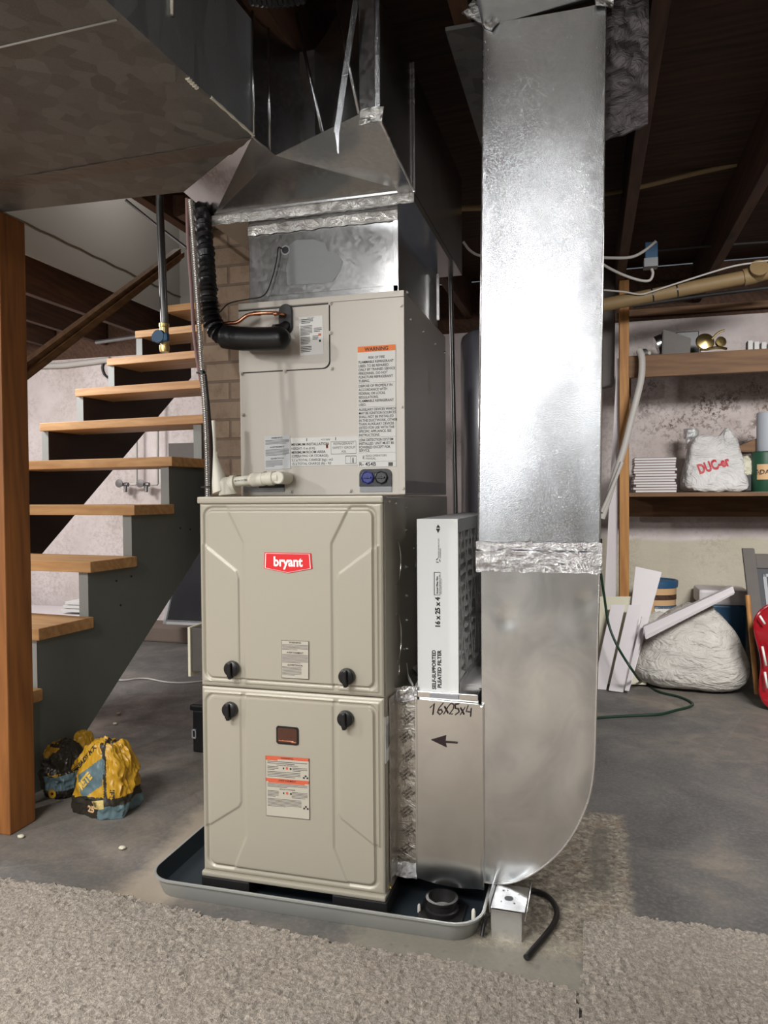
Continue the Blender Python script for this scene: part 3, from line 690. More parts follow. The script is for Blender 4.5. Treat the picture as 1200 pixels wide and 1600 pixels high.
# lower port plate and drain plate
def plate(name, par, x0, y0, x1, y1, Y, m, r=.012, th=.004):
    a, c = yp(x0, y0, Y), yp(x1, y1, Y); b = mb(m); b.prism([(x, Y, z) for x, z in rounded(a.x, c.z, c.x, a.z, r, 6, (0, 0, 1, 1))], (0, th, 0), .0008); return b.build(name, None, par)
pp = plate('drain_port_cover', coil, 561, 733, 612, 760, CY-.004, M['blackmatte'], .014)
for px, m, nm in ((574.5, M['blue'], 'blue_drain_cap'), (596, M['black'], 'black_drain_cap')):
    q = yp(px, 746, CY-.004); b = mb(m); b.lathe(q, (0, -1, 0), [(0, .0165), (.006, .0165), (.007, .014), (.004, .013), (.004, .004), (.007, .0035)], 8); b.box((q.x-.010, q.y-.009, q.z-.002), (q.x+.010, q.y-.004, q.z+.002), .0008); b.build('drain_cap', None, pp)
plate('drain_port_cover', coil, 404, 737, 444, 762, CY-.004, M['blackmatte'], .018)
for x0, x1 in ((562, 612), (380, 444)):
    a, c = yp(x0, 760.5, CY-.003), yp(x1, 768.5, CY-.003); b = mb(); b.box((a.x, CY-.003, c.z), (c.x, CY+.001, a.z), .0006); b.build('port_strip', M['greyplastic'], coil)
q = yp(447, 499, CY-.004); b = mb(M['rubber'])
b.prism([(x, CY-.010, z) for x, z in rounded(q.x-.0185, q.z-.038, q.x+.0185, q.z+.038, .0182, 8)], (0, .009, 0), .002); b.build('line_grommet', None, coil)

# ================================================================== REFRIGERANT LINES etc.
ls = thing('suction_line', 'thick black insulated refrigerant line bending into the coil cabinet', 'insulated pipe', yp(325, 500, .13))
Yl = .13
# ribbed, wrapped sleeve
path = smoothpath([yp(314, 300, .22), yp(317, 340, .18), yp(322, 400, .15), yp(325, 450, Yl), yp(329, 490, Yl), yp(340, 518, Yl), yp(360, 528, Yl)], 16)
rs = [.0150+.0065*abs(math.sin(i*1.25))+.004*noise.noise(Vector((i*.7, 0, 0)))+.004*(i/len(path)) for i in range(len(path))]
b = mb(M['blackmatte']); b.tube(path, rs, 18); b.build('wrapped_sleeve', None, ls)
path = smoothpath([yp(350, 526, Yl), yp(375, 529, Yl), yp(410, 530, Yl), yp(436, 529, Yl+.0), yp(446, 527.5, Yl+.0), yp(453, 526, Yl+.0)], 6)
n = len(path); rs = [.0290 if i < n*.60 else max(.004, .0290*math.cos((i-n*.60)/(n*.40)*1.45)) for i in range(n)]
b = mb(M['blackmatte']); b.tube(path, rs, 22); b.build('foam_sleeve', None, ls)
b = mb(M['blackmatte']); b.tube(smoothpath([yp(428, 514, Yl+.02), yp(440, 512, Yl+.04), yp(447, 508, CY-.01)], 5), .011, 12); b.build('pipe_stub', None, ls)
cl_ = smoothpath([yp(341, 506, .15), yp(360, 505, .15), yp(372, 503, .15), yp(386, 493, .15), yp(400, 490, .15), yp(420, 489, .155), yp(436, 490, .17), yp(446, 493, CY-.008)], 6)
b = mb(M['copper']); b.tube(cl_, .0048, 10)
for px in (399, 405, 431): q = yp(px, 490, .153); b.lathe(q-Vector((.004, 0, 0)), (1, 0, 0), [(0, .006), (.008, .006)], 10)
tag(b.build('liquid_line'), 'thin bare copper line curving into the coil cabinet above the black pipe', 'pipe')
# armoured cable and sensor tube
def corr(pts, r, amp, pitch, n):
    p = smoothpath(pts, n); L = sum((p[i+1]-p[i]).length for i in range(len(p)-1)); m = int(L/pitch*4); q = []; d = [0]
    for i in range(len(p)-1): d.append(d[-1]+(p[i+1]-p[i]).length)
    j = 0
    for i in range(m+1):
        s = L*i/m
        while j < len(p)-2 and d[j+1] < s: j += 1
        t = (s-d[j])/max(1e-6, d[j+1]-d[j]); q.append(p[j].lerp(p[j+1], t))
    return q, [r+amp*math.sin(i*math.pi/2) for i in range(m+1)]
q, r = corr([yp(297, 312, .05), yp(300, 350, .05), yp(305, 420, .05), yp(310, 490, .05), yp(314, 560, .05), yp(320, 640, .05), yp(323, 710, .05), yp(324.5, 776, .05)], .0058, .0011, .0052, 10)
b = mb(M['armour']); b.tube(q, r, 10)
arm = tag(b.build('armored_cable'), 'silver corrugated armoured cable hanging to the furnace top', 'cable')
b = mb(M['pink']); b.tube(smoothpath([yp(292, 310, .055), yp(294, 380, .055), yp(299, 450, .055), yp(303, 520, .055), yp(311, 580, .06), yp(319, 620, .065), yp(326, 680, .07), yp(327, 774, .065)], 8), .0042, 10)
tag(b.build('thermostat_cable'), 'dull pink cable strapped along the silver armoured cable', 'cable')
b = mb(M['blackcord']); b.tube(smoothpath([yp(321, 585, .062), yp(329, 665, .07), yp(331, 700, .075), yp(330, 735, .07), yp(328, 773, .06)], 8), .0032, 8)
tag(b.build('control_wire'), 'thin black wire beside the silver armoured cable', 'wire')
for i, (px, py) in enumerate(((316, 582), (323.5, 761))):
    q = yp(px, py, .052); b = mb(); b.lathe(q-Vector((0, 0, .0025)), (0, 0, 1), [(0, .0085), (.005, .0085)], 14); b.box((q.x-.014, q.y-.004, q.z-.002), (q.x-.007, q.y, q.z+.002))
    tag(b.build('cable_tie', M['black']), ['black cable tie on the silver cable at mid height', 'black cable tie on the silver cable just above the furnace top'][i], 'cable tie')
# PVC condensate drain
pv = thing('condensate_drain', 'white plastic condensate drain pipe with tee on the furnace top', 'drain pipe', yp(380, 770, .14))
Yv = .14
b = mb(M['pvc']); b.tube([yp(352, 754.5, Yv), yp(398, 749.5, Yv)], .0125, 18); b.build('pipe', None, pv)
b = mb(M['pvc']); a, c = yp(392, 750, Yv), yp(436, 746.5, Yv); L = (c-a).length; b.lathe(a, c-a, [(0, .0150), (.006, .0172), (L*.45, .0172), (L*.46, .0160), (L*.60, .0160), (L*.62, .0175), (L*.8, .0175), (L*.82, .0150), (L, .0148)]); b.build('coupling', None, pv)
q = yp(437, 746.5, Yv); b = mb(M['pvc']); b.lathe(q+Vector((0, -.012, 0)), (0, 1, 0), [(0, .0135), (.002, .0155), (.06, .0155)]); b.build('elbow', None, pv)
b = mb(M['redorange']); a = yp(393, 750, Yv); b.lathe(a, c-a, [(0, .0158), (.0015, .0158)]); b.build('primer_ring', None, pv)
b = mb(M['ink']); b.text('ASTM D1785', yp(366, 753, Yv-.0130), (c-a), ZR, .0065); b.build('pipe_print', None, pv)
t1 = yp(356, 757, Yv)
b = mb(M['pvc']); b.lathe(t1+Vector((-.018, 0, -.001)), (1, 0, .1), [(0, .015), (.003, .0185), (.026, .0185), (.028, .0205), (.04, .0205), (.041, .0135)])
b.tube([yp(355, 752, Yv), yp(357, 773, Yv+.0)], [.0195, .024], 18)
b.build('tee', None, pv)
b = mb(M['pvc']); b.tube([yp(347, 768, Yv), yp(341, 745, Yv), yp(335, 715, Yv)], [.024, .017, .0085], 18); b.build('reducer', None, pv)
b = mb(M['pvc']); b.tube([yp(335.5, 722, Yv), yp(333.5, 657, Yv)], .0052, 12); b.lathe(yp(335.5, 716, Yv), (0, 0, 1), [(0, .008), (.016, .008)]); b.build('vent_tube', None, pv)

# ================================================================== SUPPLY PLENUM + TRUNK
PY = .215
PB = thing('supply_plenum', 'shiny sheet metal plenum box between coil cabinet and trunk duct', 'duct', (-.215, .45, CT+.002))
pz1 = P('y', PY, 620, 330).z
b = mb(M['galv_dark']); b.box((-.414, PY, CT+.002), (-.017, .70, pz1+.01), .001)
b.box((-.414, PY-.003, CT+.002), (-.017, PY, CT+.020), .001).box((-.030, PY-.003, CT+.002), (-.016, PY, pz1-.018), .001)
b.build('box', None, PB)
def crinkle(p00, p10, p01, nu, nv, amp, m, name, par, th=.0015, seed=0, sc=45):
    """crumpled sheet on the rectangle p00 + u(p10-p00) + v(p01-p00)"""
    p00, p10, p01 = Vector(p00), Vector(p10), Vector(p01); U, V_ = p10-p00, p01-p00; n = U.cross(V_).normalized(); bm = bmesh.new(); G = []
    for j in range(nv+1):
        row = []
        for i in range(nu+1):
            p = p00+U*(i/nu)+V_*(j/nv); q = p*sc+Vector((seed, seed, seed)); a = abs(noise.noise(q))+.5*abs(noise.noise(q*2.3)); e = .004*noise.noise(p*60+Vector((seed, 0, 0)))
            row.append(bm.verts.new(p+n*(th+amp*a)+(V_.normalized()*e if j in (0, nv) else Vector())))
        G.append(row)
    for j in range(nv):
        for i in range(nu): bm.faces.new((G[j][i], G[j][i+1], G[j+1][i+1], G[j+1][i]))
    r = bmesh.ops.extrude_edge_only(bm, edges=[e for e in bm.edges if e.is_boundary])
    for v in r['geom']:
        if isinstance(v, bmesh.types.BMVert): v.co -= n*(amp*.5+th)
    m_ = MB(); m_.bm.free(); m_.bm = bm; m_.use(m); return m_.build(name, None, par)
M['foil_dk'] = foil('foil_tape_dim', (.5, .49, .47, 1), .28, 34, .7)
crinkle((-.414, PY-.0035, pz1-.022), (-.017, PY-.0035, pz1-.022), (-.414, PY-.0035, pz1+.002), 50, 4, .0012, M['foil_dk'], 'foil_tape', PB, seed=3)
# sealant smear, sensor hole and sensor wire
smear = [(449, 445), (447, 420), (452, 400), (449, 385), (463, 375), (490, 374), (508, 380), (512, 392), (528, 398), (536, 408), (531, 424), (520, 440), (500, 443)]
b = mb(plain('wiped_sealant', srgb(128, 130, 130), .5, .4, bump=.3, bscale=50, var=.15)); b.prism([yp(x, y, PY-.0012) for x, y in smear], (0, .001, 0)); b.build('sealant_smear', None, PB)
q = yp(446, 391, PY-.001); b = mb(M['black']); b.lathe(q, (0, -1, 0), [(0, .009), (.0012, .009), (.0014, .003)], 20); b.use(M['greyplastic']); b.lathe(q, (0, -1, 0), [(0, .0125), (.0008, .0125), (.0009, .0095)], 24); b.build('sensor_hole', None, PB)
b = mb(M['blackcord']); b.tube(smoothpath([yp(441, 389, PY-.002), yp(435, 387, PY-.010), yp(433, 402, PY-.010), yp(428, 425, PY-.010), yp(419, 452, PY-.012), yp(408, 464, CY-.006), yp(385, 468, CY-.010), yp(358, 474, .17), yp(343, 488, .15), yp(333, 493, .13)], 8), .0016, 6)
tag(b.build('sensor_wire'), 'thin black sensor wire drooping from the plenum to the black pipe', 'wire')

# wide plenum (box B) with seams and slanted nose
TK = thing('overhead_duct', 'large dull galvanized trunk duct overhead with stepped elbow over the furnace', 'duct', (-.3, .3, 1.65))
bz = P('y', .19, 640, 303).z; zt = 1.93
bx0, bx1 = P('y', .19, 333, 345).x, .03
nose = P('x', bx1, 590, 181); byk = P('x', bx1, 722, 432)
ZA = 1.72
A0 = P('z', ZA, 395, 212); AL1 = P('z', ZA, 0, 285); AL2 = P('z', ZA, 0, 332); AC = P('z', ZA, 287, 300)
print('trunk', bz, bx0, nose, byk, A0, AL1, AL2, AC)
b = mb(M['galv_dark'])
# right side of B: from the nose back to byk.y ; top slopes 1.90
b.prism([(bx1, .175, bz), (bx1, byk.y, bz), (bx1, byk.y, 1.965), (bx1, .175, 1.945)], (-.52, 0, 0))
nx_ = P('z', 1.69, 562, 178).x
b.prism([(bx1, nose.y, nose.z), (bx1, .1745, bz), (bx1, .1745, 1.945), (bx1, nose.y, 1.915)], (nx_-bx1, 0, 0))
b.build('rear_plenum', None, TK)
# standing seams on that side
for y, z0, z1 in ((.175, bz, 1.950),):
    c = mb(M['zinc']); c.box((bx1, y-.004, z0-.004), (bx1+.006, y+.004, z1), .001); c.build('seam', None, TK)
c = mb(M['galv']); c.box((bx1-.004, nose.y-.006, nose.z), (bx1+.007, nose.y+.002, 2.0), .001); c.build('seam', None, TK)
# the sloping throat panel between plenum front and trunk underside
th0 = [Vector((bx0, .19, bz)), Vector((bx1, .19, bz)), Vector((bx1, nose.y, nose.z)), P('z', 1.69, 562, 178), P('z', 1.705, 430, 243), Vector((A0.x, A0.y, ZA)), Vector((AC.x, AC.y, ZA))]
c = mb(M['galv_dark'])
tris = bmesh.new(); vs = [tris.verts.new(v) for v in th0]; f = tris.faces.new(vs); bmesh.ops.triangulate(tris, faces=[f]); c.join(tris); c.build('throat_panel', None, TK)
# curved cheek: vertical sheet following the arc in plan
plan = [(395, 212, ZA), (404, 221, 1.717), (423, 237, 1.712), (445, 254, 1.708), (470, 267, 1.703), (493, 266, 1.70), (513, 248, 1.697), (538, 215, 1.694), (562, 178, 1.69), (588, 178, 1.69)]
pp_ = [P('z', z, x, y) for x, y, z in plan]
bm = bmesh.new(); lo = [bm.verts.new(p) for p in pp_]; hi = [bm.verts.new((p.x, p.y, 1.98)) for p in pp_]
for i in range(len(pp_)-1): f = bm.faces.new((lo[i], lo[i+1], hi[i+1], hi[i])); f.smooth = True
m_ = MB(); m_.bm.free(); m_.bm = bm; m_.use(M['galv_dark']); m_.build('elbow_cheek', None, TK)
c = mb(M['zinc']); c.tube([p+Vector((0, -.002, -.001)) for p in smoothpath(pp_[:8], 4)], .0022, 6); c.build('bottom_bead', None, TK)
def strip(p, q, w, m, name='seam'):
    p, q = Vector(p), Vector(q); c = mb(m); c.tube([p, q], w, 6); return c.build(name, None, TK)
def vs_(i, dx=0): return pp_[i]+Vector((dx, -.004, 0))
strip(vs_(6), P('y', pp_[6].y-.05, 463, 22), .0045, M['galv']); strip(vs_(8), P('y', pp_[8].y-.01, 524, 0), .0040, M['galv'])
strip(vs_(0, .004), Vector((pp_[0].x+.004, pp_[0].y-.004, 2.0)), .003, M['galv_dark'])
strip(pp_[2]+Vector((.0, -.004, 0)), Vector((pp_[2].x, pp_[2].y-.004, 2.0)), .0025, M['galv_dark'])
c = mb(M['galv']); a, e = P('y', nose.y-.03, 526, 206), P('y', nose.y-.03, 556, 0); d = Vector((.006, 0, 0)); c.prism([a-d, a+d, e+d, e-d], (0, .0015, 0)); a2 = P('y', nose.y-.028, 528, 240); c.prism([a-d*.6, a+d*.8, a2+d*.3, a2-d*.1], (0, .0015, 0))
tag(c.build('hanging_strap'), 'flat galvanized hanging strap crossing in front of the trunk elbow', 'strap')
# foil at the nose, along the plenum front edge
crinkle(P('y', nose.y-.012, 561, 196), P('y', nose.y-.012, 597, 190), P('y', nose.y-.012, 564, 172), 12, 8, .004, M['foil_dk'], 'foil_tape', TK, seed=9)
crinkle((bx0, .186, bz-.022), (bx1, .186, bz-.022), (bx0, .186, bz+.003), 60, 4, .0016, M['foil_dk'], 'foil_tape', TK, seed=5)
b2 = mb(M['galv_dark']); b2.box((bx0, .188, bz-.02), (bx1, .70, bz+.002)); b2.build('bottom_collar', None, TK)
c = mb(M['zinc']); c.tube([(bx1+.001, .186, bz), (bx1+.001, nose.y, nose.z)], .003, 6); c.build('edge_bead', None, TK)
# trunk A towards the camera, turned a few degrees
dA = (P('z', ZA, 165, 0)-A0); dA.z = 0; dA.normalize()
far = A0+dA*1.3; lx = AL1+(AL1-A0)*.25; lback = AL2+(AL2-AC)*.06; lback.x = lx.x-.02
us = [A0, far, Vector((lx.x, 0, ZA))+Vector((dA.x, dA.y, 0))*1.3, Vector((lx.x, lx.y, ZA)), Vector((lback.x, lback.y, ZA)), AC]
c = mb(M['galv_old']); c.prism([Vector((p.x, p.y, ZA)) for p in us], (0, 0, .25)); c.use(galv('lit_streaked_side', (.50, .53, .55, 1), .38, 26, .5, dull=.35, wav=.2, vstretch=True)); c.bm.normal_update()  # side steel brighter than the underside, the light on it put into the colour
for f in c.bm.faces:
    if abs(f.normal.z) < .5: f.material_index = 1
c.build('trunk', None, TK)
# underside transverse seam and old caulk on the edge
s0, s1 = P('z', ZA-.001, 183, 31), P('z', ZA-.001, -120, 102)
c = mb(M['whitecord']); c.tube([s0, s1], .0018, 6); c.build('seam_caulk', None, TK)
c = mb(M['pvc'])
for (xa, ya, xb, yb, r) in ((291, 121, 306, 136, .006), (328, 152, 395, 212, .0035)):
    pts = [P('z', ZA+.001, xa+(xb-xa)*t/8, ya+(yb-ya)*t/8)+Vector((.002, 0, 0)) for t in range(9)]
    c.tube(pts, [r*(.5+.5*abs(math.sin(i*1.7+1))) for i in range(9)], 8)
c.build('caulk_bead', None, TK)
c = mb(M['pvc']); qa = P('z', ZA, 262, 95); xx = A0.x+dA.x*((qa.y-A0.y)/dA.y)
c.tube([Vector((xx+.003, qa.y, 1.80)), Vector((xx+.004, qa.y, 1.93))], [.003, .005], 8); c.build('caulk_bead', None, TK)
c = mb(M['foil_dk'])
crinkle(Vector((AL1.x-.6, AL1.y+.005, ZA-.001)), Vector((A0.x, A0.y+.006, ZA-.001)), Vector((AL1.x-.6, AL1.y+.06, ZA-.001)), 90, 5, -.0025, plain('old_cloth_tape', srgb(118, 108, 100), .5, .35, bump=.6, bscale=40, var=.3), 'seam_tape', TK, th=.0, seed=4, sc=25)

# ================================================================== RETURN SIDE: filter rack, return duct, filter
RY = .08
rk = thing('filter_rack', 'galvanized filter rack between furnace and return duct with marker writing', 'filter rack', (.1, .4, .05))
rx0, rx1 = yp(651, 1240, RY).x, yp(756, 1240, RY).x
rzt = yp(700, 1090, RY).z; rzb = .062
b = mb(M['galv_rack']); b.box((.0005, RY+.012, rzb+.01), (rx1-.012, .715, rzt-.004), .001); b.build('body', None, rk)
# door sheet with folded edges and slightly wavy bottom
bm = bmesh.new(); G = []
nx, nz = 24, 60
for j in range(nz+1):
    row = []
    for i in range(nx+1):
        u, v = i/nx, j/nz; x = rx0+(rx1-rx0)*u; z0 = yp(651, 1370, RY).z*(1-u)+yp(752, 1389, RY).z*u-.006*math.sin(math.pi*min(1, u*1.1)); z1 = yp(655, 1093, RY).z*(1-u)+yp(757, 1102, RY).z*u
        z = z0+(z1-z0)*v; y = RY-.002*math.sin(math.pi*u)*math.sin(math.pi*v)-.004*(1-v)**4
        row.append(bm.verts.new((x, y, z)))
    G.append(row)
for j in range(nz):
    for i in range(nx): f = bm.faces.new((G[j][i], G[j][i+1], G[j+1][i+1], G[j+1][i])); f.smooth = True
r = bmesh.ops.extrude_edge_only(bm, edges=[e for e in bm.edges if e.is_boundary])
for v in r['geom']:
    if isinstance(v, bmesh.types.BMVert): v.co.y += .009
m_ = MB(); m_.bm.free(); m_.bm = bm; m_.use(M['galv_rack'])
m_.box((rx0-.002, RY-.003, .075), (rx0+.002, RY+.006, rzt-.004), .0006)
m_.box((rx1-.007, RY-.0042, yp(752, 1384, RY).z), (rx1-.0005, RY+.006, yp(757, 1104, RY).z), .001)
dr = m_.build('rack_door', None, rk)
b = mb(M['marker']); wv = RY-.0032; dg = Vector((yp(738, 1119, wv)-yp(672, 1116, wv)))
def scrawl(strokes, r=.0013):
    for st in strokes: b.tube([yp(x, y, wv) for x, y in st], r, 5)
scrawl([[(672, 1106), (678, 1100), (676, 1117)], [(692, 1099), (686, 1106), (683, 1113), (687, 1117), (691, 1113), (689, 1109), (684, 1111)],
        [(694, 1104), (700, 1115)], [(700, 1104), (693, 1116)],
        [(701, 1103), (705, 1099), (709, 1102), (708, 1108), (702, 1116), (707, 1116)], [(717, 1100), (711, 1101), (711, 1107), (716, 1108), (717, 1113), (711, 1117)],
        [(719, 1106), (725, 1117)], [(726, 1106), (719, 1117)], [(731, 1103), (728, 1112), (735, 1113)], [(736, 1107), (735, 1120)]])
b.prism([yp(x, y, wv) for x, y in ((673, 1156), (697, 1149), (696, 1158), (715, 1159.5), (715, 1162), (696, 1161), (698, 1168))], (0, .0006, 0))
b.build('marker_writing', None, dr)['label'] = 'black marker text 16x25x4 and an arrow pointing left'
b = mb(M['galv_rack']); b.box((.012, RY+.002, rzt-.004), (rx1-.012, .70, rzt+.010), .0015); b.build('top_rail', None, rk)
b = mb(); a, c = yp(671, 1084, RY-.004), yp(716, 1094, RY-.004); b.box((a.x, RY-.002, c.z), (c.x, RY+.004, a.z), .0005); b.build('slide_clip', M['greyplastic'], rk)
# printed foil collar tape
crinkle((.0025, RY+.010, .085), (rx0, RY+.006, .085), (.0025, RY+.010, rzt-.004), 10, 70, .0012, foil('printed_foil_tape', (.74, .71, .66, 1), .3, 22, .35), 'foil_tape', rk, seed=12)
b = mb(plain('foil_print', srgb(88, 80, 72), .5, .4)); rr_ = random.Random(3)
cs, sn = math.cos(math.radians(38)), math.sin(math.radians(38))
for i in range(9):
    z = .12+.043*i; x = .012+.006*(i % 2); 
    for k, t in enumerate(('UL 181A-P', 'CLIMATE', 'FOIL TAPE')): b.text(t, (x+k*.0042, RY+.0035, z-k*.0055), (cs, 0, sn), (-sn, 0, cs), .0062, bold=.0002)
b.build('tape_print', None, rk)
crinkle((0.002, .03, .075), (.004, .09, .075), (.002, .03, rzt+.004), 10, 60, .0022, foil('silver_tape_dull', (.5, .48, .45, 1), .3, 25, .5), 'foil_tape', rk, seed=2)
crinkle((-.001, RY+.0, .062), (rx0, RY+.0, .062), (-.001, RY+.008, .092), 12, 6, .006, M['foil'], 'foil_tape', rk, seed=21)
crinkle((.0, RY+.004, rzt-.022), (.055, RY+.0, rzt-.012), (.0, RY+.008, rzt+.012), 14, 8, .006, M['foil'], 'foil_tape', rk, seed=22)

rd = thing('return_duct', 'tall bright galvanized return air duct dropping from the joists to the filter rack', 'duct', (.32, .35, .09))
DY, DD = .09, .48
zt0, zt1 = P('y', DY, 840, 884).z, P('y', DY, 840, 868).z
ztop = 1.955
lxb, rxb = P('y', DY, 747, 850).x, P('y', DY, 937, 850).x; lxt, rxt = P('y', DY, 755.5, 40).x, P('y', DY, 947, 12).x
def sheet(outline, y, d, m, name, wob=0):
    b = mb(m); b.prism(outline, (0, d, 0)); return b.build(name, None, rd)
b = mb(M['galv']); z0 = P('y', DY, 840, 858).z
# finely divided front so that the sheet can belly slightly
def panelbox(x0b, x1b, x0t, x1t, z0, z1, m, name, amp, seed, nx=20, nz=60):
    bm = bmesh.new(); G = []
    for j in range(nz+1):
        row = []
        for i in range(nx+1):
            u, v = i/nx, j/nz; xa = x0b+(x0t-x0b)*v; xb = x1b+(x1t-x1b)*v; x = xa+(xb-xa)*u; z = z0+(z1-z0)*v
            e = min(1, 6*min(u, 1-u))
            row.append(bm.verts.new((x, DY-amp*e*(noise.noise(Vector((x*5, seed, z*3.2)))+.25*noise.noise(Vector((x*14, seed, z*9)))), z)))
        G.append(row)
    for j in range(nz):
        for i in range(nx): f = bm.faces.new((G[j][i], G[j][i+1], G[j+1][i+1], G[j+1][i])); f.smooth = True
    r = bmesh.ops.extrude_edge_only(bm, edges=[e for e in bm.edges if e.is_boundary])
    for v in r['geom']:
        if isinstance(v, bmesh.types.BMVert): v.co.y = DY+DD
    m_ = MB(); m_.bm.free(); m_.bm = bm; m_.use(m); return m_.build(name, None, rd)
us_ = panelbox(lxb, rxb, lxt, rxt, z0, ztop, M['galv'], 'upper_section', .004, 3)
b = mb(M['zinc']); b.tube([(lxb, DY-.001, z0), (lxt, DY-.001, ztop)], .0016, 6).tube([(rxb, DY-.001, z0), (rxt, DY-.001, ztop)], .0016, 6); b.build('corner_bead', None, us_)
# elbow profile
pf = [(747, 888), (937, 888), (935, 960), (933, 1050), (931, 1120), (930, 1165), (928, 1200), (923, 1235), (914, 1265), (900, 1295), (882, 1322), (862, 1343), (838, 1362), (812, 1375), (785, 1381), (754, 1382)]
pw = [P('y', DY, *q) for q in pf]; pw[-1].z = pw[-2].z-.001; pw.append(Vector((pw[-1].x, DY, pw[0].z)))
outl = [pw[0]]+[pw[1]]+smoothpath(pw[1:-1], 4)[1:]
outl[0] = Vector((pw[-1].x, DY, pw[0].z))
b = mb(M['galv_elbow'])
# front cheek triangulated on a grid with bulge
x0_, x1_ = min(p.x for p in outl), max(p.x for p in outl); zb_, zt_ = min(p.z for p in outl), max(p.z for p in outl)
def xr_at(z):
    best = x1_; pts = outl[1:]
    for p, q in zip(pts, pts[1:]):
        if (p.z-z)*(q.z-z) <= 0 and abs(p.z-q.z) > 1e-7: return p.x+(q.x-p.x)*(z-p.z)/(q.z-p.z)
    return best
bm = bmesh.new(); G = []; nz, nx = 90, 26
for j in range(nz+1):
    v = j/nz; z = zb_+.0005+(zt_-zb_-.001)*(v**1.6); xr = max(xr_at(z), x0_+.02); row = []
    for i in range(nx+1):
        u = i/nx; x = x0_+(xr-x0_)*u; e = min(1, 6*min(u, 1-u))*min(1, 8*v)
        d1 = math.exp(-((x-.255)**2+(z-.66)**2)/.0003)+math.exp(-((x-.43)**2+(z-.70)**2)/.0004)*1.3+math.exp(-((x-.435)**2+(z-.64)**2)/.0002)
        row.append(bm.verts.new((x, DY-e*(.004*noise.noise(Vector((x*5, 7, z*4)))+.0012*noise.noise(Vector((x*15, 7, z*12))))+e*.003*d1, z)))
    G.append(row)
for j in range(nz):
    for i in range(nx): f = bm.faces.new((G[j][i], G[j][i+1], G[j+1][i+1], G[j+1][i])); f.smooth = True
r = bmesh.ops.extrude_edge_only(bm, edges=[e for e in bm.edges if e.is_boundary])
for v in r['geom']:
    if isinstance(v, bmesh.types.BMVert): v.co.y = DY+DD
m_ = MB(); m_.bm.free(); m_.bm = bm; m_.use(M['galv_elbow']); el = m_.build('elbow', None, rd)
b = mb(M['zinc']); b.tube([Vector((p.x, DY-.001, p.z)) for p in outl[1:]], .0022, 6); b.build('corner_bead', None, el)
# three foil bands
ta = P('y', DY, 746, 850); tb = P('y', DY, 938, 855)
for (ya, yb, amp, s_) in ((847, 860, .0025, 1), (861, 881, .004, 2), (880, 894, .003, 3)):
    za, zb = P('y', DY, 840, ya).z, P('y', DY, 840, yb).z
    crinkle((lxb-.004, DY-.004-(.003 if s_ == 2 else 0), zb), (rxb+.005, DY-.004-(.003 if s_ == 2 else 0), zb), (lxb-.004, DY-.004-(.003 if s_ == 2 else 0), za), 90, 8, amp, M['foil'], 'foil_tape', rd, seed=30+s_, sc=70)
# trunk in the joist bay above, coming forward, with taped corners
b = mb(M['galv_elbow']); b.prism([(lxt-.002, -1.0, ztop-.002), (rxt+.002, -1.0, ztop-.002), (rxt+.002, DY+.004, ztop+.012), (lxt-.002, DY+.004, ztop-.004)], (0, 0, .19)); b.build('joist_trunk', None, rd)
b = mb(M['galv_old']); b.box((.19, DY+DD-.05, 1.972), (rxt, 1.9, 1.984)); b.box((.12, .12, 1.975), (lxt, 1.9, 1.984)); b.build('joist_panning', None, rd)
crinkle(P('y', DY-.01, 722, 22), P('y', DY-.004, 768, 48), P('y', DY-.01, 740, 2), 16, 10, .010, M['foil_dk'], 'foil_tape', rd, seed=41)
crinkle(P('y', DY-.01, 930, 8), P('y', DY-.004, 958, 12), P('y', DY-.01, 930, -8), 12, 8, .008, M['foil_dk'], 'foil_tape', rd, seed=42)
# foil faced insulation blanket at the right of the duct top
crinkle(P('y', DY+.03, 945, 222), P('y', DY+.03, 1012, 196), P('y', DY+.03, 947, -30), 26, 60, .010, M['foil_dull'], 'insulation_flap', rd, seed=51, sc=18)
crinkle(P('y', DY+.028, 945, 216), P('y', DY+.028, 985, 200), P('y', DY+.028, 945, 180), 16, 10, .010, M['foil_dull'], 'insulation_flap', rd, seed=52, sc=18)

# filter
fx0, fx1 = yp(652, 940, DY).x, yp(716, 940, DY).x; fz0, fz1 = yp(690, 1081, DY).z, yp(690, 811, DY).z
fl = thing('air_filter', 'white boxed pleated air filter standing on top of the filter rack', 'air filter', ((fx0+fx1)/2, .4, fz0))
FY0, FY1 = DY, DY+.62
b = mb(M['card'])
b.box((fx0, FY0, fz0), (fx1, FY0+.003, fz1), .0006); b.use(M['mesh_card'])
b.box((fx0, FY1-.003, fz0), (fx1, FY1, fz1)); b.box((fx0, FY0+.003, fz0), (fx1, FY1, fz0+.003)); b.box((fx0, FY0+.003, fz1-.003), (fx1, FY1, fz1))
for X in (fx0, fx1-.002):
    b.box((X, FY0+.003, fz0+.003), (X+.002, FY0+.012, fz1-.003)); b.box((X, FY1-.02, fz0+.003), (X+.002, FY1-.003, fz1-.003))
    b.box((X, FY0+.003, fz0+.003), (X+.002, FY1, fz0+.02)); b.box((X, FY0+.003, fz1-.03), (X+.002, FY1, fz1-.003))
fr = b.build('cardboard_frame', None, fl)
bm = bmesh.new(); n = 13; pz = (fz1-fz0-.045)/n; rows = []
for i in range(n*8+1):
    z = fz0+.02+pz*i/8; t = (i % 8)/8; xx = fx1-.003-.022*(1-abs(2*t-1))**.8
    rows.append([bm.verts.new((xx, FY0+.01+(FY1-FY0-.03)*j/40, z+.002*math.sin(j*1.26))) for j in range(41)])
for a, c in zip(rows, rows[1:]):
    for j in range(40): f = bm.faces.new((a[j], a[j+1], c[j+1], c[j])); f.smooth = True
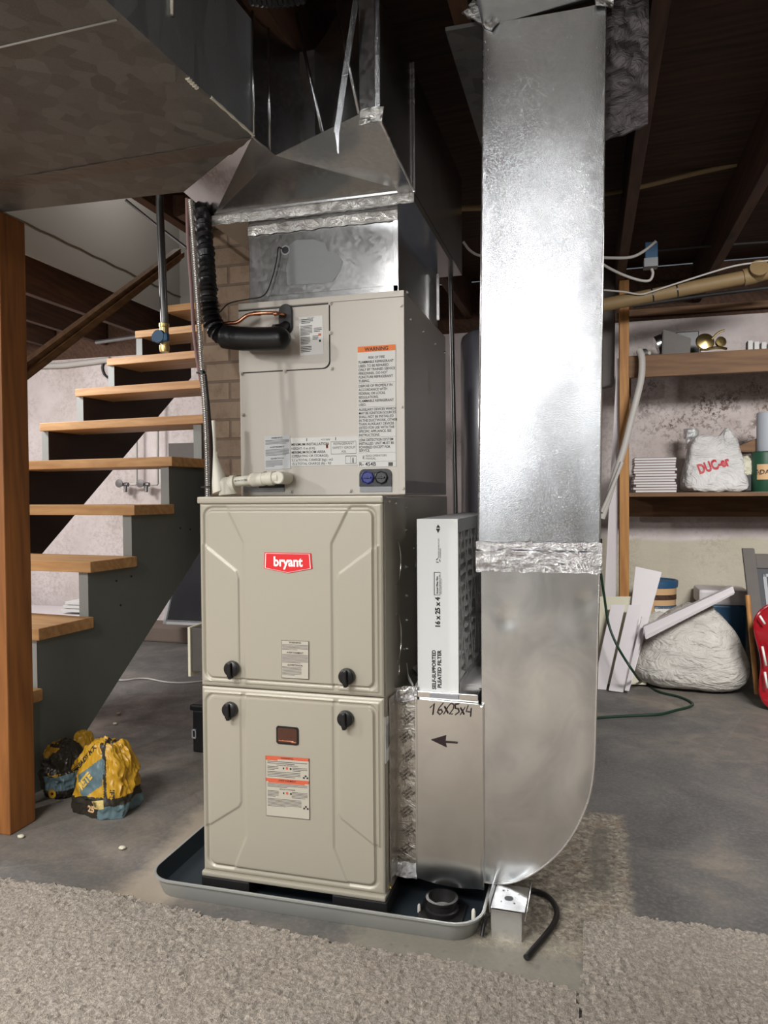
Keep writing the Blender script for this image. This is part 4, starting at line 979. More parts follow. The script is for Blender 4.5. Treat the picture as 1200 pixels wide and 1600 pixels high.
m_ = MB(); m_.bm.free(); m_.bm = bm; m_.use(M['media']); m_.build('pleated_media', None, fl)
b = mb(M['mesh_card'])
za, zb, lo_, hi_ = fz0+.018, fz1-.028, FY0+.010, FY1-.018
for k in range(-4, 9):
    for sgn in (1, -1):
        ya = FY0+.02+k*.105; yb = ya+sgn*(zb-za)*.42
        ta, tb_ = sorted(((lo_-ya)/(yb-ya), (hi_-ya)/(yb-ya))); t0, t1 = max(0, ta), min(1, tb_)
        if t1-t0 < .04: continue
        p, q = Vector((fx1-.0012, ya+(yb-ya)*t0, za+(zb-za)*t0)), Vector((fx1-.0012, ya+(yb-ya)*t1, za+(zb-za)*t1))
        w = Vector((0, .0055, 0)); b.prism([p-w, p+w, q+w, q-w], (.001, 0, 0))
b.build('support_lattice', None, fl)
b = mb(M['ink']); fy = DY-.0002
def ft(t, px, py, s, bold=0, sx=1): b.text(t, yp(px, py, fy), ZR, -XR, s, bold, 'LEFT', sx, .0006)
ft('SELF-SUPPORTED', 681, 1077, .0118, .0004, .98); ft('PLEATED FILTER', 689.5, 1075, .0118, .0004, 1.0); b.build('title_print', None, fr)['label'] = 'black print reading self-supported pleated filter'; b = mb(M['ink']); ft('16 x 25 x 4', 687.5, 981, .0150, .0007, 1.0)
b.build('size_print', None, fr)['label'] = 'black print reading 16 x 25 x 4'
b = mb(M['ink'])
ft('Actual Filter Size', 684.5, 928, .0058, .0002, 1.0); ft('15 1/2 x 24 1/2 x 3 3/4', 688, 928, .0046, 0, 1.0); ft('39.4 x 62.2 x 9.5 cm', 690.5, 928, .0042, 0)
for x0, y0, x1, y1 in ((678, 894, 679, 930), (687.5, 894, 688, 930), (678, 894, 688, 894.7), (678, 929.4, 688, 930)):
    b.quad(yp(x0, y0, fy-.0006), yp(x1, y0, fy-.0006), yp(x1, y1, fy-.0006), yp(x0, y1, fy-.0006))
b.build('size_box_print', None, fr); b = mb(M['ink'])
ft('PRINTED ON RECYCLED', 686.5, 872, .0040); ft('PAPERBOARD', 689, 872, .0036)
b.build('recycling_print', None, fr)
b = mb(M['ink'])
for pts in (((681, 826), (688, 826), (684.5, 833)), ((681.5, 824.6), (688, 824.6), (684.5, 819.5))):
    b.prism([yp(x, y, fy-.0004) for x, y in pts], (0, -.0003, 0))
b.build('arrow_mark', None, fr)
b = mb(M['ink'])
for k in range(3):                                   # recycling triangle
    a0 = math.radians(90+120*k); q = yp(684.5, 876, fy-.0004)
    def rp(a, r): return Vector((q.x+r*math.cos(a), q.y, q.z+r*math.sin(a)))
    b.prism([rp(a0, .0062), rp(a0+.55, .0050), rp(a0+1.35, .0050), rp(a0+1.35, .0032), rp(a0+.55, .0032), rp(a0, .0040)], (0, -.0003, 0))
b.build('recycling_mark', None, fr)
b = mb(M['paper']); bz0 = rzt+.0105
for k in range(5):
    a = math.radians(6+5*k); c_0 = Vector((.10, .22, bz0+.0015*k))
    m4 = Matrix.Translation(c_0) @ Matrix.Rotation(a, 4, 'Z'); b.box((-.07, -.10, 0), (.078, .12, .0009), 0, m4)
fzs = bz0+.0078
for k in range(3): b.tube([(.038, .11+.0, bz0+.002+.002*k), (.020, .14, bz0+.010+.004*k), (.006, .18, bz0+.03+.004*k)], .0012, 4)
tag(b.build('manual_papers'), 'small stack of white manuals fanned out under the white filter', 'papers')

# ================================================================== bracket box, hose
M['zinc'] = satin('bright_bracket_zinc', (.92, .93, .94, 1), (.86, .87, .88, 1))
bk = thing('bracket_box', 'small galvanized open box with flanged holed top beside the drain pan', 'metal box', P('z', 0, 792, 1465))
f0, f1 = P('z', 0, 767, 1465), P('z', 0, 814, 1473); U = (f1-f0); Wd = U.length; U.normalize(); Vn = Vector((-U.y, U.x, 0)); hz = .066
def L2(u, v, z): return f0+U*u+Vn*v+Vector((0, 0, z))
b = mb(M['zinc']); t = .0015; Dp = .095
b.prism([L2(0, 0, 0), L2(Wd, 0, 0), L2(Wd, 0, hz-.004), L2(0, 0, hz-.004)], Vn*t)
b.prism([L2(0, 0, 0), L2(0, Dp, 0), L2(0, Dp, hz), L2(0, 0, hz)], U*t); b.prism([L2(Wd, 0, 0), L2(Wd, Dp, 0), L2(Wd, Dp, hz), L2(Wd, 0, hz)], U*t)
b.prism([L2(0, Dp, 0), L2(Wd, Dp, 0), L2(Wd, Dp, hz), L2(0, Dp, hz)], Vn*t); b.build('body', None, bk)
b = mb(M['zinc']); b.prism([L2(0, -.004, hz), L2(Wd+.008, -.004, hz), L2(Wd+.008, Dp, hz), L2(0, Dp, hz)], (0, 0, t), .0004); tp = b.build('top_plate', None, bk)
b = mb(M['black']); q = L2(Wd*.52, Dp*.42, hz+t); b.lathe(q, (0, 0, 1), [(0, .0095), (.0004, .0095)], 20)
for u, v, r in ((.28, .72, .0022), (.42, .75, .0016), (.74, .25, .0022), (.82, .62, .0016), (.3, .25, .0014)): b.lathe(L2(Wd*u, Dp*v, hz+t), (0, 0, 1), [(0, r), (.0004, r)], 10)
b.build('knockout_hole', None, tp)
b = mb(M['zinc']); b.prism([L2(0, -.004, hz-.010), L2(0, Dp, hz-.010), L2(-.003, Dp, hz+.020), L2(-.003, -.004, hz+.020)], -U*t); b.build('side_flange', None, bk); b = mb(M['zinc']); b.prism([L2(-.003, .0, hz+.018), L2(-.003, .04, hz+.018), L2(-.013, .04, hz-.02), L2(-.013, 0, hz-.02)], -U*t)
b.build('corner_tab', None, bk); b = mb(M['zinc']); b.prism([L2(Wd+.008, -.006, hz-.016), L2(Wd+.008, Dp, hz-.004), L2(Wd+.012, Dp, hz+.016), L2(Wd+.012, -.006, hz+.004)], U*t); b.build('side_flange', None, bk)
hs = [P('z', .008, *q) for q in ((797, 1394), (815, 1391), (838, 1393), (857, 1402), (869, 1420), (868, 1438), (855, 1458), (838, 1478), (822, 1496))]
hs[0].z = .006
b = mb(M['rubber']); b.tube(smoothpath(hs, 6), .0062, 12); tag(b.build('rubber_hose'), 'black rubber hose curving round the small galvanized box', 'hose')
b = mb(M['rubber']); b.tube(smoothpath([P('z', .052, 762, 1428), P('z', .03, 757, 1440), P('z', .006, 753, 1463)], 5), .0042, 10); tag(b.build('rubber_hose'), 'short black hose hanging between drain pan and small galvanized box', 'hose')

# ================================================================== left side of the furnace: filter slot box, tool case, cord
vb = thing('vent_box', 'galvanized box with cream edge sticking out left of the furnace', 'metal box', P('y', .40, 306, 1050))
Yb = .40; a, c = P('y', Yb, 298, 980), P('y', Yb, 330, 1052)
b = mb(M['cream']); a0 = P('y', Yb, 293, 980); b.box((a0.x, Yb, P('y', Yb, 293, 1057).z), (a0.x+.008, Yb+.12, a0.z), .001); b.build('foam_board', None, vb)
b = mb(M['galvbox']); b.box((a0.x+.008, Yb+.006, c.z), (-FW-.0005, Yb+.11, a.z-.004), .002); b.build('metal_box', None, vb)
tc = thing('tool_case', 'black plastic case standing on the floor behind the furnace', 'case', (-.85, .98, 0))
q0, q1 = P('y', .85, 299, 1100), P('y', .85, 330, 1192)
b = mb(M['black']); b.box((q0.x+.004, .85, 0.001), (q0.x+.17, 1.08, q0.z-.022), .006); b.build('body', None, tc)
b = mb(M['black']); b.box((q0.x-.006, .845, q0.z-.024), (q0.x+.175, 1.085, q0.z), .008); b.build('lid', None, tc)
b = mb(M['greyplastic']); zc = P('y', .845, 306, 1147).z
for zz in ((zc+.012, zc+.017), (zc-.017, zc-.012)): b.box((q0.x+.004, .843, zz[0]), (q0.x+.020, .850, zz[1]), .001)
b.box((q0.x+.004, .843, zc-.017), (q0.x+.0075, .850, zc+.017)).box((q0.x+.017, .843, zc-.017), (q0.x+.020, .850, zc+.017)); b.build('latch', None, tc)
b = mb(M['whitecord']); b.tube(smoothpath([P('z', .005, *q) for q in ((120, 1052), (157, 1058), (190, 1063), (225, 1060), (262, 1066), (300, 1066), (345, 1060))], 6), .0042, 8)
tag(b.build('floor_cord'), 'thin white cord lying on the floor left of the furnace', 'cord')

# ================================================================== STAIRCASE (turned about 5 degrees)
SR, SW, SY, SRUN, SZ, SRISE, SDEP, STH = -1.288, .911, -.296, .227, -.045, .19, .231, -.089
ct, sn_ = math.cos(STH), math.sin(STH)
def ST(lx, ly, z): return Vector((SR+ct*lx-sn_*ly, SY+sn_*lx+ct*ly, z))
sta = thing('staircase', 'open wooden staircase with tan treads on grey stringers rising to the back', 'stairs', ST(-.45, .4, 0))
def stb(b, l0, l1, bev=0):
    M4 = Matrix.Translation(Vector((SR, SY, 0))) @ Matrix.Rotation(STH, 4, 'Z'); b.box(l0, l1, bev, M4)
for i in range(2, 12):
    z = SZ+SRISE*i; b = mb(M['tread']); stb(b, (-SW, SRUN*i, z-.038), (0, SRUN*i+SDEP+.008, z), .003)
    b.build('tread', None, sta)
# sawtooth stringers
lowp = [P('x', -1.27, 313, 828), P('x', -1.27, 122, 1120)]
slope = (lowp[0].z-lowp[1].z)/(lowp[0].y-lowp[1].y); zi = lowp[1].z-slope*(lowp[1].y-SY)
print('stringer', slope, zi, SRISE/SRUN)
slope = SRISE/SRUN; zi = sum(p.z-slope*(p.y-SY) for p in lowp)/2
for xl, nm in ((-.032, 'r'), (-SW+.03, 'l')):
    b = mb(M['stringer'])
    pts = []
    i0, i1 = 1, 12
    for i in range(i0, i1):
        z = SZ+SRISE*i-.0385
        pts += [(SRUN*i+.022, (SZ+SRISE*(i-1)-.0385) if i > i0 else 0.0), (SRUN*i+.022, z)]
    pts += [(SRUN*i1+.022, SZ+SRISE*(i1-1)-.0385)]
    yl = SRUN*i1+.022
    pts += [(yl, zi+slope*yl)]
    y0 = -zi/slope; pts += [(max(y0, pts[0][0]+.1), 0.0)]
    P3 = [ST(xl, y, z) for y, z in pts]
    t = bmesh.new(); vs = [t.verts.new(p) for p in P3]; f = t.faces.new(vs); r = bmesh.ops.extrude_face_region(t, geom=[f])
    bmesh.ops.translate(t, verts=[v for v in r['geom'] if isinstance(v, bmesh.types.BMVert)], vec=ST(xl-.04, 0, 0)-ST(xl, 0, 0)); bmesh.ops.recalc_face_normals(t, faces=t.faces[:])
    t.normal_update(); b.join(t)
    # the sawn front edges are a lighter grey
    b.use(M['stringer_edge']); yd = ST(0, 1, 0)-ST(0, 0, 0)
    b.bm.faces.ensure_lookup_table()
    for f in b.bm.faces:
        if f.normal.dot(yd) < -.95 and abs(f.normal.z) < .1 and f.calc_area() < .02: f.material_index = 1
    if nm == 'l':
        b.mats[0] = M['darkwood']
    b.build('stringer', None, sta)
b = mb(M['ink']);
for px, py in ((255, 825), (269, 827), (165, 907), (186, 900), (171, 945)):
    q = P('x', -1.27, px, py); xx = ST(-.032, q.y-SY, q.z); b.lathe(Vector((xx.x-.002, q.y, q.z)), (1, .0, 0), [(0, .005), (.004, .004)], 8)
b.build('nail_head', None, sta)
# handrail board in front of the stairs
ra, rb = P('y', .26, 30, 598), P('x', -1.15, 290, 397)
rb = Vector((-1.17, rb.y, rb.z)); ra = Vector((-1.17, .24, P('x', -1.17, 38, 598).z))
b = mb(M['rail']); hw = Vector((0, 0, .026)); d = (rb-ra); b.prism([ra-hw, ra+hw, rb+hw, rb-hw], (-.035, 0, 0), .002)
b.prism([ra-hw*.45, ra+hw*.35, rb+hw*.35, rb-hw*.45], (.016, 0, 0), .002)
tag(b.build('handrail'), 'brown wooden handrail running diagonally up from the left post', 'handrail')
# post
pr_ = P('z', 0, 52, 1290); pf_ = P('z', 0, 15, 1306)
b = mb(M['post']); b.box((pf_.x-.10, pf_.y, 0.0), (pf_.x+.002, pf_.y+.098, 1.715), .004)
tag(b.build('wooden_post'), 'thick brown wooden post at the left edge in front of the stairs', 'post')

# ceiling hanger pipe with valve
Yp = .75
gp = thing('gas_pipe', 'grey steel pipe with brass valve and blue handle hanging before the stairs', 'pipe', P('y', Yp, 257, 545))
b = mb(M['steelpipe']); b.tube([Vector((P('y', Yp, 250, 330).x, Yp, 2.2)), P('y', Yp, 250, 330), P('y', Yp, 257, 505)], .0135, 16); b.build('pipe', None, gp)
b = mb(M['brass']); q = P('y', Yp, 257, 550)
b.lathe(q, (0, 0, 1), [(0, .016), (.012, .018), (.022, .018), (.024, .014), (.05, .019), (.062, .019), (.064, .016), (.085, .016), (.087, .018), (.098, .018)], 10); b.build('valve_body', None, gp)
b = mb(M['bluebox']); q = P('y', Yp-.03, 249, 526); b.box((q.x-.028, q.y-.008, q.z-.018), (q.x+.035, q.y+.012, q.z+.012), .008); b.lathe(q, (0, -1, 0), [(0, .024), (.01, .022)], 16); b.build('handle', None, gp)
b = mb(M['joist']); a = P('y', .95, 213, 305); c = P('y', .95, 300, 352); b.prism([a, P('y', .95, 300, 305), c], (0, .04, 0)); 
tag(b.build('wood_bracket'), 'dark triangular wood bracing above the hanging steel pipe', 'bracket')
b = mb(M['steelpipe']); b.tube([P('y', .9, 197, 313), P('y', .9, 245, 352), P('y', .9, 292, 388)], .006, 6); tag(b.build('diagonal_brace'), 'thin dark diagonal brace crossing behind the steel pipe', 'brace')

# pipes with valves on the wall behind the stairs
Yw = 2.78
for i, (px, py) in enumerate(((213, 757), (246, 757))):
    wp = thing('wall_pipe', ['left one of two white wall pipes behind the stair treads', 'right one of two white wall pipes behind the stair treads'][i], 'pipe', P('y', Yw, px, py))
    top = P('y', Yw, px, 610); e = P('y', Yw, px, py); b = mb(M['whitecord']); b.tube([top, e], .010, 10); b.tube([e+Vector((0, 0, .002)), e+Vector((-.045, 0, .0))], .009, 10); b.build('pipe', None, wp)
    b = mb(M['steelpipe']); v = e+Vector((-.055, -.01, 0)); b.lathe(v, (-1, 0, 0), [(0, .014), (.02, .016), (.04, .012)], 12); b.tube([v+Vector((-.02, 0, 0)), v+Vector((-.02, -.005, -.05))], .011, 10)
    b.lathe(v+Vector((-.055, -.02, .008)), (0, -1, 0), [(0, .028), (.006, .028), (.007, .02), (.008, .004)], 14); b.build('valve', None, wp)
# window screen and other bits behind the furnace-left
sc = thing('window_screen', 'dark insect screen in grey frame leaning on the back wall', 'screen', P('y', 2.58, 285, 976))
A_ = P('y', 2.50, 254, 975); Bq = P('y', 2.66, 268, 843); Wd = .52
b = mb(M['alu']); dirs = Vector((1, 0, 0)); upv = (Bq-A_); upv.x = .04
def Q2(u, v): return A_+dirs*(u*Wd)+upv*v
for p_ in ((0, 0, 1, .05), (0, .95, 1, 1), (0, 0, .05, 1), (.95, 0, 1, 1)):
    b.prism([Q2(p_[0], p_[1]), Q2(p_[2], p_[1]), Q2(p_[2], p_[3]), Q2(p_[0], p_[3])], (0, .015, 0))
b.build('frame', None, sc)
b = mb(M['screen']); b.prism([Q2(.03, .03), Q2(.97, .03), Q2(.97, .97), Q2(.03, .97)], (0, .004, 0)); b.build('mesh', None, sc)
b = mb(); a, c = P('y', 2.7, 263, 700), P('y', 2.7, 310, 780); b.box((a.x, 2.7, c.z), (c.x, YB-.005, a.z+.03), .004); tag(b.build('meter_box', M['greyframe']), 'dark grey box mounted on the back wall behind the stairs', 'box')
for i, (x0, x1, y0) in enumerate(((95, 124, 956), (94, 125, 948), (93, 126, 940))):
    p0 = P('y', 2.4, x0, 956); p1 = P('y', 2.4, x1, 956); z = p0.z+.024*i; b = mb(M['paper']); b.box((p0.x+.02*i, 2.4, z), (p1.x+.14, 2.62, z+.019), .002)
    tag(b.build('magazine'), ['lowest of three pale magazines behind the stair tread', 'middle one of three pale magazines behind the stair tread', 'topmost of three pale magazines behind the stair tread'][i], 'magazine', 'magazines behind the stairs')
b = mb(); p0 = P('y', 2.4, 40, 957); p1 = P('y', 2.4, 175, 957); b.box((p0.x-.4, 2.38, .12), (p1.x, 2.7, p0.z-.001), .01)
tag(b.build('storage_bench', M['whiteboard']), 'low white bench behind the stairs carrying three pale magazines', 'bench')
# pipes and ledge under the ceiling at the left
b = mb(M['whitecord']); b.tube([P('y', 2.83, 30, 573), P('y', 2.83, 100, 571), P('y', 2.83, 172, 562)], .02, 10); tag(b.build('conduit'), 'pale conduit running along the top of the left back wall', 'conduit')
b = mb(M['steelpipe']); b.tube([P('y', 2.3, 150, 535), P('y', 2.3, 205, 527), P('y', 2.3, 260, 520)], .012, 8); tag(b.build('conduit'), 'thin dark pipe under the joists behind the upper treads', 'pipe')
b = mb(M['blackcord']); b.tube(smoothpath([P('y', 2.84, 168, 560), P('y', 2.84, 160, 572), P('y', 2.84, 163, 585), P('y', 2.84, 172, 592)], 5), .008, 8); tag(b.build('cable_loop'), 'small black cable loop beside the third highest visible tread', 'cable')

# water heater, vent pipe behind
wh = thing('water_heater', 'dark grey cylindrical water heater behind the coil cabinet', 'water heater', (.19, 1.42, 0))
zt_h = P('y', 1.2, 730, 505).z
b = mb(M['tank']); b.lathe((.19, 1.42, 0.02), (0, 0, 1), [(0, .24), (.01, .255), (zt_h-.06, .255), (zt_h-.04, .25), (zt_h-.02, .22), (zt_h-.015, .05)], 48); b.build('tank', None, wh)
b = mb(M['steelpipe']); b.lathe((.19, 1.42, zt_h-.01), (0, 0, 1), [(0, .05), (.35, .05)], 20); b.build('flue', None, wh)
b = mb(M['steelpipe']); b.tube([P('y', .9, 704, 430), P('y', .9, 712, 812), P('y', .9, 716, 1000)], .008, 10); tag(b.build('vertical_pipe'), 'thin black vertical pipe between coil cabinet and grey tank', 'pipe')
b = mb(M['zinc']); b.box((P('y', .62, 682, 430).x, .62, P('y', .62, 684, 500).z), (P('y', .62, 686, 430).x, .625, P('y', .62, 684, 428).z)); tag(b.build('drive_cleat'), 'bright narrow metal cleat hanging behind the coil cabinet top', 'cleat')
# white wires left of the return duct
b = mb(M['whitecord']); b.tube(smoothpath([P('y', 1.3, 724, 378), P('y', 1.3, 733, 390), P('y', 1.3, 745, 398), P('y', 1.3, 760, 401)], 5), .005, 8); tag(b.build('wire'), 'short white wire loop seen left of the return duct', 'wire')
b = mb(M['tanpipe']); b.tube([P('y', 1.2, 700, 326), P('y', 1.2, 830, 322)], .011, 10); tag(b.build('pipe_stub'), 'short tan pipe seen left of the return duct', 'pipe')
# black ribbed flex duct at the very top
q, r = corr([P('y', .35, 592, -6), P('y', .40, 640, 2), P('y', .45, 690, -6), P('y', .5, 735, -30)], .035, .004, .016, 8)
b = mb(M['blackmatte']); b.tube(q, r, 16); tag(b.build('flex_duct'), 'black ribbed flexible duct at the top between trunk and return duct', 'duct')
q, r = corr([P('y', -.25, 392, -8), P('y', -.25, 430, -4), P('y', -.25, 475, -10)], .016, .002, .010, 8)
b = mb(M['blackmatte']); b.tube(q, r, 12); tag(b.build('flex_duct'), 'thin black ribbed tube touching the top edge before the trunk elbow', 'tube')

# ================================================================== SHELVING AT THE RIGHT
HY, HYB = 2.3, 2.72
sh = thing('shelving', 'wall shelving of brown boards on a tan stud behind the return duct', 'shelving', (1.1, 2.5, 0))
p0, p1 = P('y', HY, 968, 700).x, P('y', HY, 983, 700).x
b = mb(M['stud']); b.box((p0, HY, 0), (p1, HY+.09, 1.985), .002); b.build('post', None, sh)
zs = P('y', HY, 990, 770).z
b = mb(M['beamx']); b.box((p1-.002, HY, zs-.020), (2.2, HYB, zs), .002); b.build('lower_shelf', None, sh)
b = mb(M['beamx']); b.box((p1-.002, HYB-.03, zs-.13), (2.2, HYB, zs-.021), .002); b.build('lower_cleat', None, sh)
zu = P('y', HY, 990, 556).z; zu1 = P('y', HY, 990, 590).z
b = mb(M['beamx']); b.box((p1-.002, HY-.002, zu1), (2.2, HY+.03, zu), .002); b.build('upper_apron', None, sh)
b = mb(M['beamx']); b.box((p1-.002, HY+.03, zu-.02), (2.2, HYB, zu), .002); b.build('upper_shelf', None, sh)
b = mb(M['beamx']); b.box((p1, HYB-.02, P('y', HYB, 990, 650).z), (p1+.03, HYB, zu-.02)); b.build('shelf_bracket', None, sh)
b = mb(); zp = P('y', YB, 990, 496).z; b.box((.60, YB-.04, zp), (XRR, YB-.002, zp+.035), .002); tag(b.build('ledger_board', M['beamx']), 'thin brown ledger board along the wall above the upper shelf', 'board')
# books
hbk = (P('y', HY+.06, 1020, 715).z-zs)/13
for i in range(13):
    r_ = random.Random(i); xa = P('y', HY+.06, 990+r_.uniform(-1, 4), 760).x; xb = P('y', HY+.06, 1057+r_.uniform(-3, 1), 760).x
    b = mb(M['paper']); z = zs+.001+hbk*i; b.box((xa, HY+.06, z+.0012), (xb, HY+.27, z+hbk-.0015), .0008); b.use(M['pages']); b.box((xa-.001, HY+.057, z), (xb+.001, HY+.272, z+.0015)); b.box((xa-.001, HY+.057, z+hbk-.0015), (xb+.001, HY+.272, z+hbk-.0003))
    tag(b.build('book'), ['bottom', 'second', 'third', 'fourth', 'fifth', 'sixth', 'seventh', 'eighth', 'ninth', 'tenth', 'eleventh', 'twelfth', 'topmost'][i]+' thin pale book of the stack on the lower shelf, counted upward', 'book', 'thin pale books stacked on the lower shelf')
# deformed blob helper for bags
def bag(name, mats, loc, size, seed, fn=None, sub=5, amp=.12, fr=3.0, power=3.0, group=None, matfn=None, flat=.0):
    bm = bmesh.new(); bmesh.ops.create_icosphere(bm, subdivisions=sub, radius=1)
    for v in bm.verts:
        p = v.co.copy(); m = (abs(p.x)**power+abs(p.y)**power+abs(p.z)**power)**(1/power); p /= m
        q = p*fr+Vector((seed, seed*2.3, 0)); a = 1-2*abs(noise.noise(q)); a2 = 1-2*abs(noise.noise(q*2.7)); a3 = noise.noise(q*6)
        p *= 1+amp*(a*.6+a2*.3+a3*.12)
        if fn: p = fn(p)
        v.co = Vector((p.x*size[0]/2, p.y*size[1]/2, (p.z+1)*size[2]/2))
    zm = min(v.co.z for v in bm.verts)
    for v in bm.verts: v.co.z = max(v.co.z, 0.0) if zm < 0 else v.co.z-zm
    for v in bm.verts: v.co += Vector(loc)
    for f in bm.faces: f.smooth = True
    m_ = MB(); m_.bm.free(); m_.bm = bm; m_.mats = list(mats)
    if matfn:
        for f in bm.faces: f.material_index = matfn(f.calc_center_median()-Vector(loc))
    return m_
def projector(m_, d=Vector((0, 1, 0)), lift=.0015):
    tree = BVHTree.FromBMesh(m_.bm)
    def pj(q):
        h = tree.ray_cast(q-d*1.0, d)
        return (h[0]-d*lift) if h[0] is not None else q
    return pj
# white shop bag with red letters on the shelf
qa, qb = P('y', HY+.05, 1068, 765), P('y', HY+.05, 1176, 765); hb = P('y', HY+.1, 1120, 676).z-zs
def wbf(p):
    t = max(0, min(1.2, (p.z+1)/2)); s = 1-.36*t; return Vector((p.x*s-.02*t, p.y*(1-.55*t), p.z+.22*t*t*math.exp(-((p.x-.62)/.22)**2)-.10*t*math.exp(-((p.x-.1)/.3)**2)))
wb = thing('carrier_bag', 'white plastic carrier bag with red letters on the lower shelf', 'bag', ((qa.x+qb.x)/2, HY+.16, zs+.001))
m_ = bag('b', [M['plasticbag']], ((qa.x+qb.x)/2, HY+.17, zs+.002), ((qb.x-qa.x)*1.0, .24, hb*.96), 3.3, wbf, 6, .07, 1.7, 6.0)
pj = projector(m_); m_.build('sack', None, wb)
b = mb(M['bagred']); q = P('y', HY, 1096, 740)
U = Vector((1, 0, .30)); V_ = Vector((-.30, 0, 1))
b.text('DUC-er', q, U, V_, .066, .0030, sx=.66, proj=pj); b.build('red_print', None, wb)['label'] = 'red lettering DUC-er'
b = mb(M['foil']); q = P('y', HY+.2, 1083, 700); b.lathe((q.x, HY+.30, q.z), (.1, 0, 1), [(0, .03), (.10, .032), (.102, .018)], 16); b.lathe((q.x+.0, HY+.30, q.z+.055), (0, 0, 1), [(0, .036), (.05, .036), (.051, .015)], 18)
tag(b.build('foil_tape_roll'), 'shiny silver tape roll sticking out behind the white carrier bag', 'tape roll')
# cans at the right edge
def can(name, lab, x0, x1, y, zb, zt, m, m2=None, txt=None):
    a, c = P('y', y, x0, 700).x, P('y', y, x1, 700).x; r = (c-a)/2; t = thing(name, lab, 'can', ((a+c)/2, y+r, zb))
    b = mb(m); b.lathe(((a+c)/2, y+r, zb), (0, 0, 1), [(0, r*.97), (.003, r), (zt-zb-.006, r), (zt-zb-.002, r*.98), (zt-zb, r*.94), (zt-zb-.004, r*.88)], 32); b.build('body', None, t)
    if m2:
        b = mb(m2); n = 12; H = zt-zb
        for k in range(n):
            a0, a1 = math.radians(225+90*k/n), math.radians(225+90*(k+1)/n); R = r+.0006; cx, cy = (a+c)/2, y+r
            b.quad((cx+R*math.cos(a0), cy+R*math.sin(a0), zb+H*.3), (cx+R*math.cos(a1), cy+R*math.sin(a1), zb+H*.3), (cx+R*math.cos(a1), cy+R*math.sin(a1), zb+H*.68), (cx+R*math.cos(a0), cy+R*math.sin(a0), zb+H*.68))
        if txt: b.use(M['ink']); b.text(txt, ((a+c)/2-.055, y-.002, zb+H*.44), XR, ZR, .03, lift=.001)
        b.build('label', None, t)
    return t
ca = can('paint_can', 'green paint can with tan label on the lower shelf at the right edge', 1178, 1222, HY+.04, zs+.001, P('y', HY+.1, 1190, 706).z, M['darkgreen'], M['beige'], 'ADAX')
z1 = P('y', HY+.1, 1190, 706).z
cb = can('paint_can', 'pale blue white can standing on top of the green paint can', 1186, 1226, HY+.05, z1+.001, P('y', HY+.1, 1190, 645).z, plain('pale_can', srgb(176, 182, 190), .4))
b = mb(M['beamx']); q = P('y', HY+.12, 1148, 700); b.prism([q, P('y', HY+.12, 1185, 684), P('y', HY+.12, 1183, 706), P('y', HY+.12, 1160, 706)], (0, .2, 0), .003)
tag(b.build('cardboard_wedge'), 'folded brown cardboard between the carrier bag and the paint cans', 'cardboard')
m_ = bag('rag', [M['cream']], (P('y', HY+.13, 1166, 715).x, HY+.16, zs+.07), (.10, .12, .10), 8.2, None, 4, .25, 3, 2.5); tag(m_.build('rag'), 'pale crumpled rag beside the green paint can', 'rag')
b = mb(M['black']); q = P('y', HY+.1, 1170, 740); b.box((q.x-.03, HY+.1, zs+.001), (q.x+.035, HY+.22, zs+.085), .006); tag(b.build('small_box'), 'small dark box on the lower shelf left of the green can', 'box')
# upper shelf contents
db = thing('duct_boot', 'dull grey sheet metal duct boot lying on the upper shelf', 'duct boot', P('y', HY+.12, 1050, 555))
ys = HY+.12; b = mb(M['galvbox']); z9 = zu+.002
a = P('y', ys, 1026, 545); c = P('y', ys, 1078, 552)
b.prism([Vector((P('y', ys, 1034, 550).x, ys, z9)), Vector((c.x, ys, z9)), P('y', ys, 1080, 528), P('y', ys, 1036, 514)], (0, .16, 0), .004); b.build('transition', None, db)
b = mb(M['zinc']); p, q = P('y', ys+.07, 1036, 535), P('y', ys+.07, 1024, 540); b.lathe(p, q-p, [(0, .045), (.035, .045), (.036, .040)], 24); b.build('round_collar', None, db)
b = mb(M['black']); a = P('y', HY+.1, 1064, 512); b.box((a.x, HY+.30, zu+.002), (a.x+.11, HY+.40, a.z+.02), .004); tag(b.build('black_box'), 'black box behind the grey duct boot on the upper shelf', 'box')
lm = thing('brass_lamp', 'tangled brass lamp parts on the upper shelf', 'lamp', P('y', HY+.1, 1105, 552))
q = P('y', HY+.09, 1101, 535); b = mb(M['brass']); b.lathe(Vector((q.x, HY+.09, q.z)), (.1, -1, .25), [(0, .042), (.006, .044), (.012, .036), (.016, .04), (.022, .02), (.024, .004)], 26); b.build('canopy', None, lm)
b = mb(M['brass']); b.tube(smoothpath([P('y', HY+.08, 1093, 548), P('y', HY+.06, 1120, 543), P('y', HY+.08, 1135, 545)], 5), .007, 8); b.tube(smoothpath([P('y', HY+.08, 1112, 530), P('y', HY+.08, 1122, 520), P('y', HY+.08, 1132, 516)], 5), .005, 8); q = P('y', HY+.1, 1124, 536); b.lathe(q, (.3, -1, .2), [(0, .022), (.02, .026), (.022, .01)], 16); b.build('arm', None, lm)
b = mb(M['whiteboard']); a, c = P('y', HY+.02, 1095, 549), P('y', HY+.02, 1158, 540); b.prism([Vector((a.x, HY+.02, zu+.002)), Vector((c.x, HY+.1, zu+.002)), Vector((c.x, HY+.1, zu+.014)), Vector((a.x, HY+.02, zu+.010))], (0, .03, 0)); tag(b.build('white_strip'), 'thin white strip lying at the front of the upper shelf', 'strip')
b = mb(M['paper']); a, c = P('y', HY+.1, 1164, 527), P('y', HY+.1, 1215, 545); 
for k in range(5): b.box((a.x+.01+.03*k, HY+.08+.01*(k % 2), zu+.004), (a.x+.032+.03*k, HY+.14, c.z+.045-.006*k), .003)
